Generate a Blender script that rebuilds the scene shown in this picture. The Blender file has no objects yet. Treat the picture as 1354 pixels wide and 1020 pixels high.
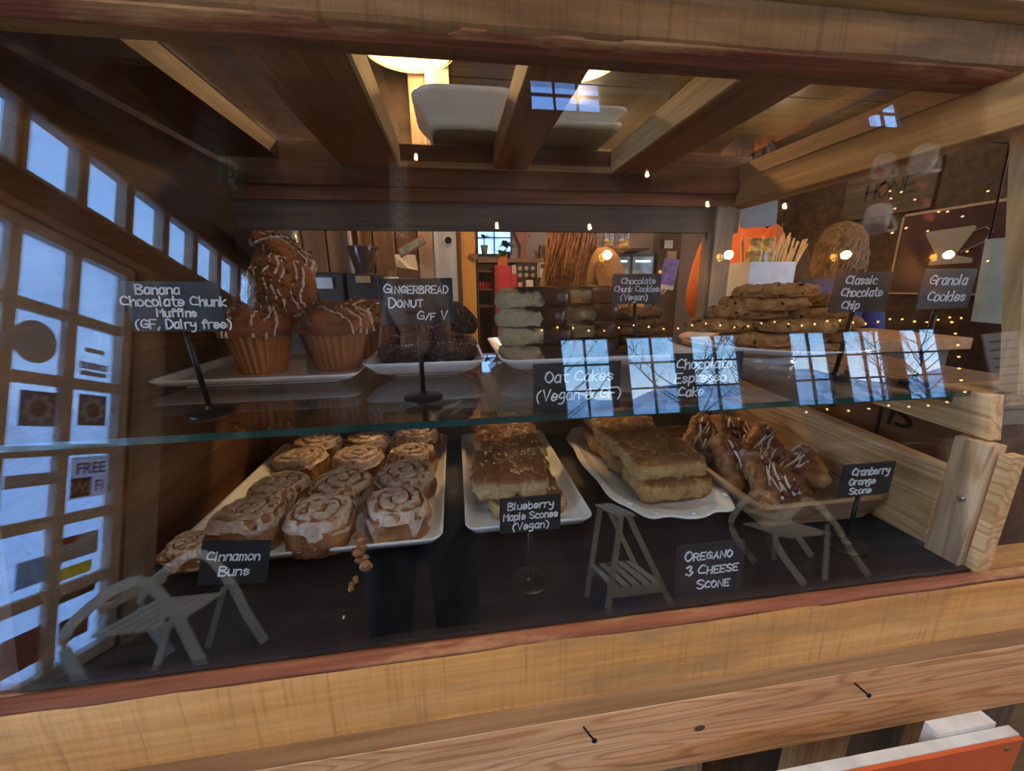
import bpy, bmesh, math, random
from mathutils import Vector, Matrix, noise
random.seed(7)
PI = math.pi
scn = bpy.context.scene
COL = scn.collection

# ---------------------------------------------------------------- camera
cam_d = bpy.data.cameras.new('camera'); cam = bpy.data.objects.new('camera', cam_d); COL.objects.link(cam)
cam_d.sensor_fit = 'HORIZONTAL'; cam_d.sensor_width = 36.0
cam_d.lens = 521.0/1354.0*36.0
cam_d.clip_start = 0.02; cam_d.clip_end = 200
M = Matrix(((0.98981690, 0.04484329, -0.13509841), (-0.14194423, 0.23964610, -0.96042781), (-0.01069293, 0.96982412, 0.24357100))).to_4x4()
M.translation = (0, 0, 1.24)
cam.matrix_world = M
scn.camera = cam
# ---------------------------------------------------------------- sky, lights, exposure
scn.view_settings.view_transform = 'Standard'; scn.view_settings.look = 'None'
scn.view_settings.exposure = 0.0; scn.view_settings.gamma = 1.0; scn.view_settings.use_curve_mapping = False
SKY = 8.5
w = bpy.data.worlds.new('sky'); scn.world = w; w.use_nodes = True
wn = w.node_tree.nodes; wl = w.node_tree.links; wn.clear()
_o = wn.new('ShaderNodeOutputWorld'); _b = wn.new('ShaderNodeBackground'); _b.inputs[1].default_value = SKY
_t = wn.new('ShaderNodeTexCoord'); _s = wn.new('ShaderNodeSeparateXYZ'); _r = wn.new('ShaderNodeValToRGB')
wl.new(_t.outputs['Generated'], _s.inputs[0]); wl.new(_s.outputs['Z'], _r.inputs[0])
e = _r.color_ramp.elements; e[0].position = 0.0; e[0].color = (.80, .90, 1, 1); e[1].position = .75; e[1].color = (.12, .3, .8, 1)
m_ = e.new(.15); m_.color = (.27, .54, .90, 1); m_ = e.new(.4); m_.color = (.25, .5, 1, 1)
wl.new(_r.outputs[0], _b.inputs[0]); wl.new(_b.outputs[0], _o.inputs[0])

def area_light(name, loc, target, sx, sy, energy, color):
    d = bpy.data.lights.new(name, 'AREA'); d.shape = 'RECTANGLE'; d.size = sx; d.size_y = sy; d.energy = energy; d.color = color
    o = bpy.data.objects.new(name, d); COL.objects.link(o); o.location = loc
    o.rotation_euler = (Vector(target)-Vector(loc)).to_track_quat('-Z', 'Y').to_euler(); return o
def point_light(name, loc, energy, color, r=.03):
    d = bpy.data.lights.new(name, 'POINT'); d.energy = energy; d.color = color; d.shadow_soft_size = r
    o = bpy.data.objects.new(name, d); COL.objects.link(o); o.location = loc; return o
DAY = (.86, .93, 1.0); WARM = (1, .62, .28)
o_ = area_light('overhead_fill_front_room', (.9, -.55, 4.3), (.3, .5, .9), 2.6, 1.3, 52, (1, .92, .82))       # added overhead fill, kept out of the mirrored view; no fixture
o_.rotation_euler = (math.radians(22), 0, 0)
o_ = area_light('added_fill_left', (-1.9, -.25, 1.5), (0, 0, 0), .9, 1.5, 26, DAY); o_.rotation_euler = (math.radians(90), 0, math.radians(-90))  # added fill from the left, out of view; not a window
o_ = area_light('added_fill_right', (3.6, -.05, 1.7), (0, 0, 0), .9, 1.5, 48, (.95, .95, .95)); o_.rotation_euler = (math.radians(90), 0, math.radians(75))  # added fill standing free on the right, out of view; no window
for i_, (x_, tx) in enumerate(((-.6, -1.4), (1.2, .95), (2.4, 2.4), (-.35, -1.95))):  # added spots that brighten the mirrored chairs and door; no fixtures
    d_ = bpy.data.lights.new('added_spot_%d' % i_, 'SPOT'); d_.energy = 150; d_.spot_size = math.radians(34); d_.spot_blend = .5; d_.shadow_soft_size = .05; d_.color = (1, .96, .9)
    o_ = bpy.data.objects.new('added_spot_%d' % i_, d_); COL.objects.link(o_); o_.location = (x_, .15, 3.2); o_.rotation_euler = (Vector((tx, -1.45, .25 if i_ < 3 else 1.3))-Vector(o_.location)).to_track_quat('-Z', 'Y').to_euler()
for nm, lc, en in (('kitchen_fill_a', (-.55, 2.7, 2.05), 14), ('kitchen_fill_b', (1.0, 3.3, 2.1), 22), ('seating_fill_a', (2.4, 1.3, 2.1), 10), ('seating_fill_b', (2.4, 2.9, 2.1), 8)):  # added point fills for the rooms behind; no bulbs modelled
    point_light(nm, lc, en, (1, .76, .5), .05)
for nm, lc, en in (('pendant_light_a', (-.12, 1.66, 2.03), 20), ('pendant_light_b', (.49, 1.66, 2.03), 34)):
    point_light(nm, lc, en, WARM, .05)

# ---------------------------------------------------------------- material helpers
def new_mat(name):
    m = bpy.data.materials.new(name); m.use_nodes = True; nt = m.node_tree; nt.nodes.clear()
    out = nt.nodes.new('ShaderNodeOutputMaterial'); return m, nt, out
def N(nt, t, **kw):
    n = nt.nodes.new(t)
    for k, v in kw.items():
        if k.startswith('i_'):
            key = k[2:].replace('_', ' ')
            key = int(key) if key.isdigit() else key
            n.inputs[key].default_value = v
        else: setattr(n, k, v)
    return n
def ramp(nt, stops):
    r = nt.nodes.new('ShaderNodeValToRGB'); el = r.color_ramp.elements
    el[0].position, el[0].color = stops[0][0], (*stops[0][1], 1); el[1].position, el[1].color = stops[-1][0], (*stops[-1][1], 1)
    for p, c in stops[1:-1]:
        q = el.new(p); q.color = (*c, 1)
    return r
MATS = {}
def mat_plain(name, col, rough=.6, metal=0, spec=.5, coat=0, var=.12, nscale=30, bump=0.0, emit=None, es=0, sub=0):
    if name in MATS: return MATS[name]
    m, nt, out = new_mat(name); L = nt.links.new
    p = N(nt, 'ShaderNodeBsdfPrincipled', i_Roughness=rough, i_Metallic=metal)
    p.inputs['Specular IOR Level'].default_value = spec; p.inputs['Coat Weight'].default_value = coat
    if sub: p.inputs['Subsurface Weight'].default_value = sub; p.inputs['Subsurface Radius'].default_value = (.01, .006, .003)
    tc = N(nt, 'ShaderNodeTexCoord'); nz = N(nt, 'ShaderNodeTexNoise', i_Scale=nscale, i_Detail=5.0)
    L(tc.outputs['Object'], nz.inputs['Vector'])
    a = [c*(1-var) for c in col]; b = [min(1, c*(1+var)) for c in col]
    r = ramp(nt, [(.3, a), (.7, b)]); L(nz.outputs['Fac'], r.inputs[0]); L(r.outputs[0], p.inputs['Base Color'])
    if bump:
        bp = N(nt, 'ShaderNodeBump', i_Strength=1.0, i_Distance=bump); L(nz.outputs['Fac'], bp.inputs['Height']); L(bp.outputs[0], p.inputs['Normal'])
    if emit: p.inputs['Emission Color'].default_value = (*emit, 1); p.inputs['Emission Strength'].default_value = es
    L(p.outputs[0], out.inputs[0]); MATS[name] = m; return m
def mat_wood(name, cols, axis='X', scale=1.0, rough=.62, stain=None, stain_amt=.5, saw=False, bump=.0012, rings=0.0, coat=0):
    """grain runs along the object's axis; cols = dark, mid, light"""
    if name in MATS: return MATS[name]
    m, nt, out = new_mat(name); L = nt.links.new
    p = N(nt, 'ShaderNodeBsdfPrincipled', i_Roughness=rough); p.inputs['Specular IOR Level'].default_value = .35; p.inputs['Coat Weight'].default_value = coat
    tc = N(nt, 'ShaderNodeTexCoord'); oi = N(nt, 'ShaderNodeObjectInfo')
    mp = N(nt, 'ShaderNodeMapping'); L(tc.outputs['Object'], mp.inputs['Vector'])
    s = [22*scale]*3; s['XYZ'.index(axis)] = 1.6*scale; mp.inputs['Scale'].default_value = s
    off = N(nt, 'ShaderNodeVectorMath', operation='MULTIPLY_ADD'); 
    cx = N(nt, 'ShaderNodeCombineXYZ'); L(oi.outputs['Random'], cx.inputs[0]); L(oi.outputs['Random'], cx.inputs[1]); L(oi.outputs['Random'], cx.inputs[2])
    L(cx.outputs[0], off.inputs[0]); off.inputs[1].default_value = (13, 29, 17); L(mp.outputs[0], off.inputs[2])
    n1 = N(nt, 'ShaderNodeTexNoise', i_Scale=1.0, i_Detail=6.0, i_Roughness=.6, i_Distortion=.6); L(off.outputs[0], n1.inputs['Vector'])
    r = ramp(nt, [(.28, cols[0]), (.5, cols[1]), (.72, cols[2])]); L(n1.outputs['Fac'], r.inputs[0]); c = r.outputs[0]
    mp2 = N(nt, 'ShaderNodeMapping'); s2 = [160*scale]*3; s2['XYZ'.index(axis)] = 5*scale; mp2.inputs['Scale'].default_value = s2; L(tc.outputs['Object'], mp2.inputs['Vector'])
    n2 = N(nt, 'ShaderNodeTexNoise', i_Scale=1.0, i_Detail=4.0); L(mp2.outputs[0], n2.inputs['Vector'])
    mx = N(nt, 'ShaderNodeMix', data_type='RGBA', blend_type='MULTIPLY'); mx.inputs[0].default_value = .35 if saw else .55
    r2 = ramp(nt, [(.3, (.55, .5, .45)), (.65, (1.1, 1.1, 1.1))]); L(n2.outputs['Fac'], r2.inputs[0]); L(c, mx.inputs[6]); L(r2.outputs[0], mx.inputs[7]); c = mx.outputs[2]
    h = n2.outputs['Fac']
    if rings:
        mp3 = N(nt, 'ShaderNodeMapping'); s3 = [11*rings]*3; s3['XYZ'.index(axis)] = 1.1*rings; mp3.inputs['Scale'].default_value = s3; L(tc.outputs['Object'], mp3.inputs['Vector'])
        n3 = N(nt, 'ShaderNodeTexNoise', i_Scale=1.0, i_Detail=2.5, i_Roughness=.42); L(mp3.outputs[0], n3.inputs['Vector'])
        mm = N(nt, 'ShaderNodeMath', operation='MULTIPLY'); mm.inputs[1].default_value = 26.0; L(n3.outputs['Fac'], mm.inputs[0])
        fr = N(nt, 'ShaderNodeMath', operation='FRACT'); L(mm.outputs[0], fr.inputs[0])
        r3 = ramp(nt, [(0.0, (.56, .36, .22)), (.10, (.62, .42, .28)), (.24, (1, 1, 1)), (.80, (1, 1, 1)), (1, (.62, .42, .28))]); L(fr.outputs[0], r3.inputs[0])
        m3 = N(nt, 'ShaderNodeMix', data_type='RGBA', blend_type='MULTIPLY'); m3.inputs[0].default_value = .6; L(c, m3.inputs[6]); L(r3.outputs[0], m3.inputs[7]); c = m3.outputs[2]
    if saw:
        mp4 = N(nt, 'ShaderNodeMapping'); s4 = [7.0]*3; s4['XYZ'.index(axis)] = 210; mp4.inputs['Scale'].default_value = s4; L(tc.outputs['Object'], mp4.inputs['Vector'])
        n4 = N(nt, 'ShaderNodeTexNoise', i_Scale=1.0, i_Detail=3.0); L(mp4.outputs[0], n4.inputs['Vector'])
        r4 = ramp(nt, [(.26, (.45, .38, .32)), (.42, (.95, .94, .92)), (.6, (1.06, 1.05, 1.03))]); L(n4.outputs['Fac'], r4.inputs[0])
        m4 = N(nt, 'ShaderNodeMix', data_type='RGBA', blend_type='MULTIPLY'); m4.inputs[0].default_value = .5; L(c, m4.inputs[6]); L(r4.outputs[0], m4.inputs[7]); c = m4.outputs[2]; h = n4.outputs['Fac']
    if stain:
        n5 = N(nt, 'ShaderNodeTexNoise', i_Scale=1.0, i_Detail=5.0, i_Roughness=.65)
        mp5 = N(nt, 'ShaderNodeMapping'); s5 = [16*scale]*3; s5['XYZ'.index(axis)] = 4*scale; mp5.inputs['Scale'].default_value = s5; L(tc.outputs['Object'], mp5.inputs['Vector']); L(mp5.outputs[0], n5.inputs['Vector'])
        r5 = ramp(nt, [(.5-.0, (0, 0, 0)), (.68, (1, 1, 1))]); L(n5.outputs['Fac'], r5.inputs[0])
        q = N(nt, 'ShaderNodeMath', operation='MULTIPLY'); q.inputs[1].default_value = stain_amt; L(r5.outputs[0], q.inputs[0])
        m5 = N(nt, 'ShaderNodeMix', data_type='RGBA'); L(q.outputs[0], m5.inputs[0]); L(c, m5.inputs[6]); m5.inputs[7].default_value = (*stain, 1); c = m5.outputs[2]
    L(c, p.inputs['Base Color'])
    bp = N(nt, 'ShaderNodeBump', i_Strength=.6, i_Distance=bump); L(h, bp.inputs['Height']); L(bp.outputs[0], p.inputs['Normal'])
    L(p.outputs[0], out.inputs[0]); MATS[name] = m; return m
def mat_glass(name, tint=(.93, .96, .95), f0=.04, smear=0.0, mx=1.0):
    """one face of a clear pane: Schlick reflection over straight transmission (the same from both sides)"""
    if name in MATS: return MATS[name]
    m, nt, out = new_mat(name); L = nt.links.new
    g = N(nt, 'ShaderNodeNewGeometry'); d = N(nt, 'ShaderNodeVectorMath', operation='DOT_PRODUCT'); L(g.outputs['Normal'], d.inputs[0]); L(g.outputs['Incoming'], d.inputs[1])
    a = N(nt, 'ShaderNodeMath', operation='ABSOLUTE'); L(d.outputs['Value'], a.inputs[0])
    s = N(nt, 'ShaderNodeMath', operation='SUBTRACT'); s.inputs[0].default_value = 1; L(a.outputs[0], s.inputs[1])
    pw = N(nt, 'ShaderNodeMath', operation='POWER'); pw.inputs[1].default_value = 5; L(s.outputs[0], pw.inputs[0])
    ma = N(nt, 'ShaderNodeMath', operation='MULTIPLY_ADD'); ma.inputs[1].default_value = 1-f0; ma.inputs[2].default_value = f0; L(pw.outputs[0], ma.inputs[0])
    t = N(nt, 'ShaderNodeBsdfTransparent'); t.inputs[0].default_value = (*tint, 1)
    gl = N(nt, 'ShaderNodeBsdfGlossy', i_Roughness=0.0); gl.inputs['Color'].default_value = (mx, mx, mx, 1)
    mix = N(nt, 'ShaderNodeMixShader'); L(ma.outputs[0], mix.inputs[0]); L(t.outputs[0], mix.inputs[1]); L(gl.outputs[0], mix.inputs[2]); res = mix.outputs[0]
    if smear:
        tc = N(nt, 'ShaderNodeTexCoord'); mp = N(nt, 'ShaderNodeMapping'); mp.inputs['Scale'].default_value = (9, 3, 5); mp.inputs['Rotation'].default_value = (0, .7, 0); L(tc.outputs['Object'], mp.inputs[0])
        nz = N(nt, 'ShaderNodeTexNoise', i_Scale=1.0, i_Detail=8.0, i_Roughness=.7, i_Distortion=1.2); L(mp.outputs[0], nz.inputs['Vector'])
        r = ramp(nt, [(.48, (0, 0, 0)), (.8, (smear,)*3)]); L(nz.outputs['Fac'], r.inputs[0])
        df = N(nt, 'ShaderNodeBsdfDiffuse'); df.inputs[0].default_value = (.85, .87, .9, 1)
        m2 = N(nt, 'ShaderNodeMixShader'); L(r.outputs[0], m2.inputs[0]); L(res, m2.inputs[1]); L(df.outputs[0], m2.inputs[2]); res = m2.outputs[0]
    L(res, out.inputs[0]); MATS[name] = m; return m
def mat_thin(name, col, trans_share, clear=0.0, rough=.5):
    m, nt, out = new_mat(name); L = nt.links.new
    d = N(nt, 'ShaderNodeBsdfDiffuse'); d.inputs[0].default_value = (*col, 1)
    t = N(nt, 'ShaderNodeBsdfTranslucent'); t.inputs[0].default_value = (*col, 1)
    mx = N(nt, 'ShaderNodeMixShader'); mx.inputs[0].default_value = trans_share; L(d.outputs[0], mx.inputs[1]); L(t.outputs[0], mx.inputs[2]); res = mx.outputs[0]
    if clear:
        tc = N(nt, 'ShaderNodeTexCoord'); nz = N(nt, 'ShaderNodeTexNoise', i_Scale=4.0, i_Detail=6.0); L(tc.outputs['Object'], nz.inputs['Vector'])
        r = ramp(nt, [(.35, (max(0, clear-.3),)*3), (.65, (min(1, clear+.25),)*3)]); L(nz.outputs['Fac'], r.inputs[0])
        tr = N(nt, 'ShaderNodeBsdfTransparent'); m2 = N(nt, 'ShaderNodeMixShader'); L(r.outputs[0], m2.inputs[0]); L(res, m2.inputs[1]); L(tr.outputs[0], m2.inputs[2]); res = m2.outputs[0]
    L(res, out.inputs[0]); return m
def mat_steam(name): return mat_thin(name, (.95, .97, 1.0), .95, .5)
def mat_paper(name, col, rough=.6): return mat_thin(name, col, .6)
def mat_emit(name, col, s):
    if name in MATS: return MATS[name]
    m, nt, out = new_mat(name); em = N(nt, 'ShaderNodeEmission'); em.inputs[0].default_value = (*col, 1); em.inputs[1].default_value = s
    nt.links.new(em.outputs[0], out.inputs[0]); MATS[name] = m; return m
def mat_vc(name, ca, cb, cc=None, rough=.7, nscale=60, bump=.002, spec=.3, coat=0, speck=None, sub=0):
    """blend ca->cb (->cc) by the vertex attribute 'mask' (baked crust, side crumb), broken up by noise"""
    if name in MATS: return MATS[name]
    m, nt, out = new_mat(name); L = nt.links.new
    p = N(nt, 'ShaderNodeBsdfPrincipled', i_Roughness=rough); p.inputs['Specular IOR Level'].default_value = spec; p.inputs['Coat Weight'].default_value = coat; p.inputs['Coat Roughness'].default_value = .25
    if sub: p.inputs['Subsurface Weight'].default_value = sub; p.inputs['Subsurface Radius'].default_value = (.008, .005, .003)
    at = N(nt, 'ShaderNodeAttribute', attribute_name='mask'); tc = N(nt, 'ShaderNodeTexCoord')
    nz = N(nt, 'ShaderNodeTexNoise', i_Scale=nscale, i_Detail=8.0, i_Roughness=.68); L(tc.outputs['Object'], nz.inputs['Vector'])
    nb = N(nt, 'ShaderNodeTexNoise', i_Scale=nscale*4.5, i_Detail=4.0, i_Roughness=.7); L(tc.outputs['Object'], nb.inputs['Vector'])
    ma = N(nt, 'ShaderNodeMath', operation='MULTIPLY_ADD'); ma.inputs[1].default_value = .9; L(nz.outputs['Fac'], ma.inputs[0])
    sb = N(nt, 'ShaderNodeMath', operation='SUBTRACT'); L(at.outputs['Fac'], sb.inputs[0]); sb.inputs[1].default_value = .45; L(sb.outputs[0], ma.inputs[2])
    st = [(0, ca), (.5, cb), (1, cc or cb)]
    r = ramp(nt, st); L(ma.outputs[0], r.inputs[0]); c = r.outputs[0]
    rb = ramp(nt, [(.3, (.62, .56, .5)), (.6, (1.12, 1.12, 1.12))]); L(nb.outputs['Fac'], rb.inputs[0])
    mx = N(nt, 'ShaderNodeMix', data_type='RGBA', blend_type='MULTIPLY'); mx.inputs[0].default_value = .8; L(c, mx.inputs[6]); L(rb.outputs[0], mx.inputs[7]); c = mx.outputs[2]
    if speck:
        vo = N(nt, 'ShaderNodeTexVoronoi', i_Scale=speck[1]); L(tc.outputs['Object'], vo.inputs['Vector'])
        rs = ramp(nt, [(speck[2], (1, 1, 1)), (speck[2]+.06, (0, 0, 0))]); L(vo.outputs['Distance'], rs.inputs[0])
        m6 = N(nt, 'ShaderNodeMix', data_type='RGBA'); L(rs.outputs[0], m6.inputs[0]); L(c, m6.inputs[6]); m6.inputs[7].default_value = (*speck[0], 1); c = m6.outputs[2]
    L(c, p.inputs['Base Color'])
    ad = N(nt, 'ShaderNodeMath', operation='ADD'); L(nz.outputs['Fac'], ad.inputs[0]); L(nb.outputs['Fac'], ad.inputs[1])
    bp = N(nt, 'ShaderNodeBump', i_Strength=1.0, i_Distance=bump); L(ad.outputs[0], bp.inputs['Height']); L(bp.outputs[0], p.inputs['Normal'])
    L(p.outputs[0], out.inputs[0]); MATS[name] = m; return m

# ---------------------------------------------------------------- mesh helpers
class MB:
    def __init__(s): s.v = []; s.f = []; s.m = []; s.a = []
    def add(s, vs, fs, mi=0, mask=None):
        o = len(s.v); s.v += [tuple(p) for p in vs]; s.f += [tuple(i+o for i in f) for f in fs]; s.m += [mi]*len(fs)
        s.a += list(mask) if mask is not None else [0.0]*len(vs)
        return s
    def box(s, a, b, mi=0, rot=None, piv=None):
        (x0, y0, z0), (x1, y1, z1) = a, b
        vs = [Vector(p) for p in ((x0, y0, z0), (x1, y0, z0), (x1, y1, z0), (x0, y1, z0), (x0, y0, z1), (x1, y0, z1), (x1, y1, z1), (x0, y1, z1))]
        if rot is not None:
            c = Vector(piv) if piv else sum(vs, Vector())/8
            vs = [rot @ (p-c)+c for p in vs]
        return s.add(vs, [(0, 3, 2, 1), (4, 5, 6, 7), (0, 1, 5, 4), (1, 2, 6, 5), (2, 3, 7, 6), (3, 0, 4, 7)], mi)
    def prism(s, poly, z0, z1, mi=0, axis='Z'):
        n = len(poly)
        def P(p, z): return {'Z': (p[0], p[1], z), 'Y': (p[0], z, p[1]), 'X': (z, p[0], p[1])}[axis]
        vs = [P(p, z0) for p in poly]+[P(p, z1) for p in poly]
        fs = [tuple(range(n))[::-1], tuple(range(n, 2*n))]+[(i, (i+1) % n, n+(i+1) % n, n+i) for i in range(n)]
        if axis == 'Y': fs = [f[::-1] for f in fs]
        return s.add(vs, fs, mi)
    def loft(s, rings, cap0=True, cap1=True, mi=0, closed=True, mask=None):
        n = len(rings[0]); vs = [p for r in rings for p in r]; fs = []
        for k in range(len(rings)-1):
            for i in range(n if closed else n-1):
                j = (i+1) % n; fs.append((k*n+i, k*n+j, (k+1)*n+j, (k+1)*n+i))
        if cap0: fs.append(tuple(range(n))[::-1])
        if cap1: fs.append(tuple(range((len(rings)-1)*n, len(rings)*n)))
        return s.add(vs, fs, mi, mask)
    def lathe(s, prof, n=32, c=(0, 0, 0), mi=0, cap0=True, cap1=True):
        return s.loft([[(c[0]+r*math.cos(2*PI*i/n), c[1]+r*math.sin(2*PI*i/n), c[2]+z) for i in range(n)] for r, z in prof], cap0, cap1, mi)
    def tube(s, pts, r, n=8, mi=0, flat=None):
        """pts polyline; r radius or list; flat=(w,h) gives a rectangular bar"""
        pts = [Vector(p) for p in pts]; rings = []; up = Vector((0, 0, 1))
        for k, p in enumerate(pts):
            t = (pts[min(k+1, len(pts)-1)]-pts[max(k-1, 0)]).normalized()
            a = t.cross(up)
            if a.length < .05: a = t.cross(Vector((0, 1, 0)))
            a.normalize(); b = a.cross(t).normalized()
            if k and (a.dot(pa) < 0): a = -a; b = -b
            pa = a.copy()
            rr = r[k] if isinstance(r, (list, tuple)) else r
            if flat: rings.append([p+a*x*flat[0]/2+b*y*flat[1]/2 for x, y in ((-1, -1), (1, -1), (1, 1), (-1, 1))])
            else: rings.append([p+a*rr*math.cos(2*PI*i/n)+b*rr*math.sin(2*PI*i/n) for i in range(n)])
        return s.loft([[tuple(q) for q in g] for g in rings], mi=mi)
    def ball(s, c, r, n=8, m=6, mi=0, sc=(1, 1, 1), rot=None):
        rings = []
        for k in range(m+1):
            t = PI*k/m; rr = max(math.sin(t), .02); ring = []
            for i in range(n):
                p = Vector((rr*math.cos(2*PI*i/n)*sc[0], rr*math.sin(2*PI*i/n)*sc[1], -math.cos(t)*sc[2]))*r
                if rot is not None: p = rot @ p
                ring.append((c[0]+p.x, c[1]+p.y, c[2]+p.z))
            rings.append(ring)
        return s.loft(rings, mi=mi)
    def mesh(s, name):
        me = bpy.data.meshes.new(name); me.from_pydata(s.v, [], s.f); me.update()
        for i, p in enumerate(me.polygons): p.material_index = s.m[i]
        if any(s.a):
            at = me.attributes.new('mask', 'FLOAT', 'POINT'); at.data.foreach_set('value', s.a)
        return me
    def build(s, name, mats, parent=None, smooth=False, bevel=0, loc=None, rot=None):
        me = s.mesh(name)
        for mt in (mats if isinstance(mats, (list, tuple)) else [mats]): me.materials.append(mt)
        bm = bmesh.new(); bm.from_mesh(me); bmesh.ops.recalc_face_normals(bm, faces=bm.faces[:]); bm.to_mesh(me); bm.free()
        if smooth:
            me.polygons.foreach_set('use_smooth', [True]*len(me.polygons))
            if smooth == 'auto': me.set_sharp_from_angle(angle=math.radians(38))
        o = bpy.data.objects.new(name, me); COL.objects.link(o)
        if parent is not None: o.parent = parent
        if loc is not None: o.location = loc
        if rot is not None: o.rotation_euler = rot
        if bevel:
            b = o.modifiers.new('bevel', 'BEVEL'); b.width = bevel; b.segments = 2; b.limit_method = 'ANGLE'
        return o
def tag(o, label=None, cat=None, group=None, kind=None):
    if label: o['label'] = label
    if cat: o['category'] = cat
    if group: o['group'] = group
    if kind: o['kind'] = kind
    return o
def thing(name, loc, label, cat, group=None, rz=0, rot=None):
    o = bpy.data.objects.new(name, None); COL.objects.link(o); o.location = loc; o.rotation_euler = rot or (0, 0, rz)
    o.empty_display_size = .02
    return tag(o, label, cat, group)
KIDS = {}
def kids(o):
    return [c for c in bpy.data.objects if c.parent == o]
def dup(root, loc, rot, label, group=None, ks=None):
    r = root.copy(); COL.objects.link(r); r.location = loc; r.rotation_euler = rot; r['label'] = label
    if group: r['group'] = group
    for ch in (ks if ks is not None else kids(root)):
        c = ch.copy(); COL.objects.link(c); c.parent = r
        for g in kids(ch):
            d = g.copy(); COL.objects.link(d); d.parent = c
    return r
def fbm(p, s, o=4): return noise.fractal(Vector(p)*s, 1.0, 2.0, o)
def rrect(a, b, r, n=6, cx=0, cy=0):
    """rounded rectangle outline, half sizes a, b"""
    r = min(r, a, b); pts = []
    for (sx, sy, t0) in ((1, 1, 0), (-1, 1, PI/2), (-1, -1, PI), (1, -1, 1.5*PI)):
        for i in range(n+1):
            t = t0+PI/2*i/n; pts.append((cx+sx*(a-r)+r*math.cos(t), cy+sy*(b-r)+r*math.sin(t)))
    return pts
def struct(o): o['kind'] = 'structure'; return o

# ---------------------------------------------------------------- stroke lettering
GL = {'A': (4, "-022842 -1434"), 'B': (4, "-0208 082847362605 052544433202"), 'C': (4, "472806041343"), 'D': (4, "-0208 082846442202"), 'E': (3.6, "-48080242 -0535"), 'F': (3.6, "-480802 -0535"),
 'G': (4, "47280604134345 -2545"), 'H': (4, "-0208 -4248 -0545"), 'I': (1, "-0208"), 'L': (3.4, "-080242"), 'M': (4.2, "-0208254842"), 'N': (4, "-02084248"), 'O': (4, "280604224446280728"),
 'P': (3.6, "-0208 082847462505"), 'R': (3.8, "-0208 082847462505 -2542"), 'S': (4, "472807062544432203"), 'T': (4, "-0848 -2822"), 'U': (4, "080422334448"), 'V': (4, "-082248"), 'W': (4.4, "-0812263248"), 'Y': (4, "-082548 -2522"),
 'a': (3.2, "361604031233 -3632"), 'b': (3.2, "-0802 05263533120 3"), 'c': (3, "351604031232"), 'd': (3.2, "351603123335 -3832"), 'e': (3.2, "043435160403123 3"), 'f': (2.6, "37281712 -0636"),
 'g': (3.2, "361604133435 3636322000"), 'h': (3, "-0802 04263532"), 'i': (1, "-0602 -0708"), 'k': (3, "-0802 -360432"), 'l': (1, "-0802"), 'm': (4.2, "-0602 05162522 25364542"), 'n': (3, "-0602 05263532"),
 'o': (3.2, "160503123335160516"), 'p': (3.2, "-0600 052635331203"), 'r': (2.6, "-0602 041636"), 's': (3, "351605243312 03"), 't': (2.6, "18132232 -0636"), 'u': (3, "06031233 -3632"), 'w': (4, "-0612253246"),
 'y': (3, "06042435 36332000"), '3': (3.4, "072837254422 03"), '(': (2, "28060311"), ')': (2, "08262311"), '/': (3, "-0238"), ',': (1.2, "-1301"), '&': (4.4, "4306282603224 5"), '.': (1, "-0203"), 'J': (3, "3833220 3"),
 '2': (3.6, "0728474502 -0242"), '0': (3.6, "280604224446280728"), '1': (1.4, "-071812"), '5': (3.4, "-38080524 2433220 2"), '6': (3.4, "37160322344525"), 'Z': (4, "-08480242"), '\'': (1, "-0807")}
def smooth_poly(p, n=4):
    if len(p) < 3: return p
    out = []
    for i in range(len(p)-1):
        p0 = p[max(i-1, 0)]; p1 = p[i]; p2 = p[i+1]; p3 = p[min(i+2, len(p)-1)]
        for k in range(n):
            t = k/n; out.append(tuple(.5*((2*p1[j])+(-p0[j]+p2[j])*t+(2*p0[j]-5*p1[j]+4*p2[j]-p3[j])*t*t+(-p0[j]+3*p1[j]-3*p2[j]+p3[j])*t**3) for j in (0, 1)))
    return out+[p[-1]]
def glyph_strokes(ch):
    w, s = GL[ch]; res = []
    s = s.replace(' -', '|-')
    parts = []
    for seg in s.split('|'):
        seg2 = seg.split(' ')
        cur = ''
        for q in seg2:            # a blank inside an odd-length run is only spacing
            if cur and len(cur.lstrip('-')) % 2 == 0: parts.append(cur); cur = q
            else: cur += q
        parts.append(cur)
    for q in parts:
        st = q.startswith('-'); q = q.lstrip('-')
        pts = [(float(q[i]), float(q[i+1])-2) for i in range(0, len(q)-1, 2)]
        res.append(pts if st else smooth_poly(pts))
    return w, res
def write(mb, lines, y=-.0015, pen=.0011, mi=0, slant=.08, jit=.25, rnd=None):
    """lines: (text, centre x, baseline z, cap height, smallcaps) written in the XZ plane facing -Y"""
    rnd = rnd or random.Random(3)
    for ln in lines:
        text, cx, bz, h = ln[:4]; sc = ln[4] if len(ln) > 4 else False; sq = ln[5] if len(ln) > 5 else 1.0
        pos = 0; items = []; start = True
        for ch in text:
            if ch == ' ': pos += 3.0; start = True; continue
            k = 1.0
            if sc and not start: k = .74
            start = False
            w_, st = glyph_strokes(ch); items.append((pos, k, st)); pos += w_*k+1.25
        tot = pos-1.25; u = h/6.0
        for px, k, st in items:
            dz = (rnd.random()-.5)*jit; dr = (rnd.random()-.5)*.08
            for p in st:
                q = [((px+(x+slant*z+dr*z)*k-tot/2)*u*sq+cx, (z*k+dz)*u+bz) for x, z in p]
                ribbon(mb, q, pen*(.85+.3*rnd.random()), y, mi)
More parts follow.
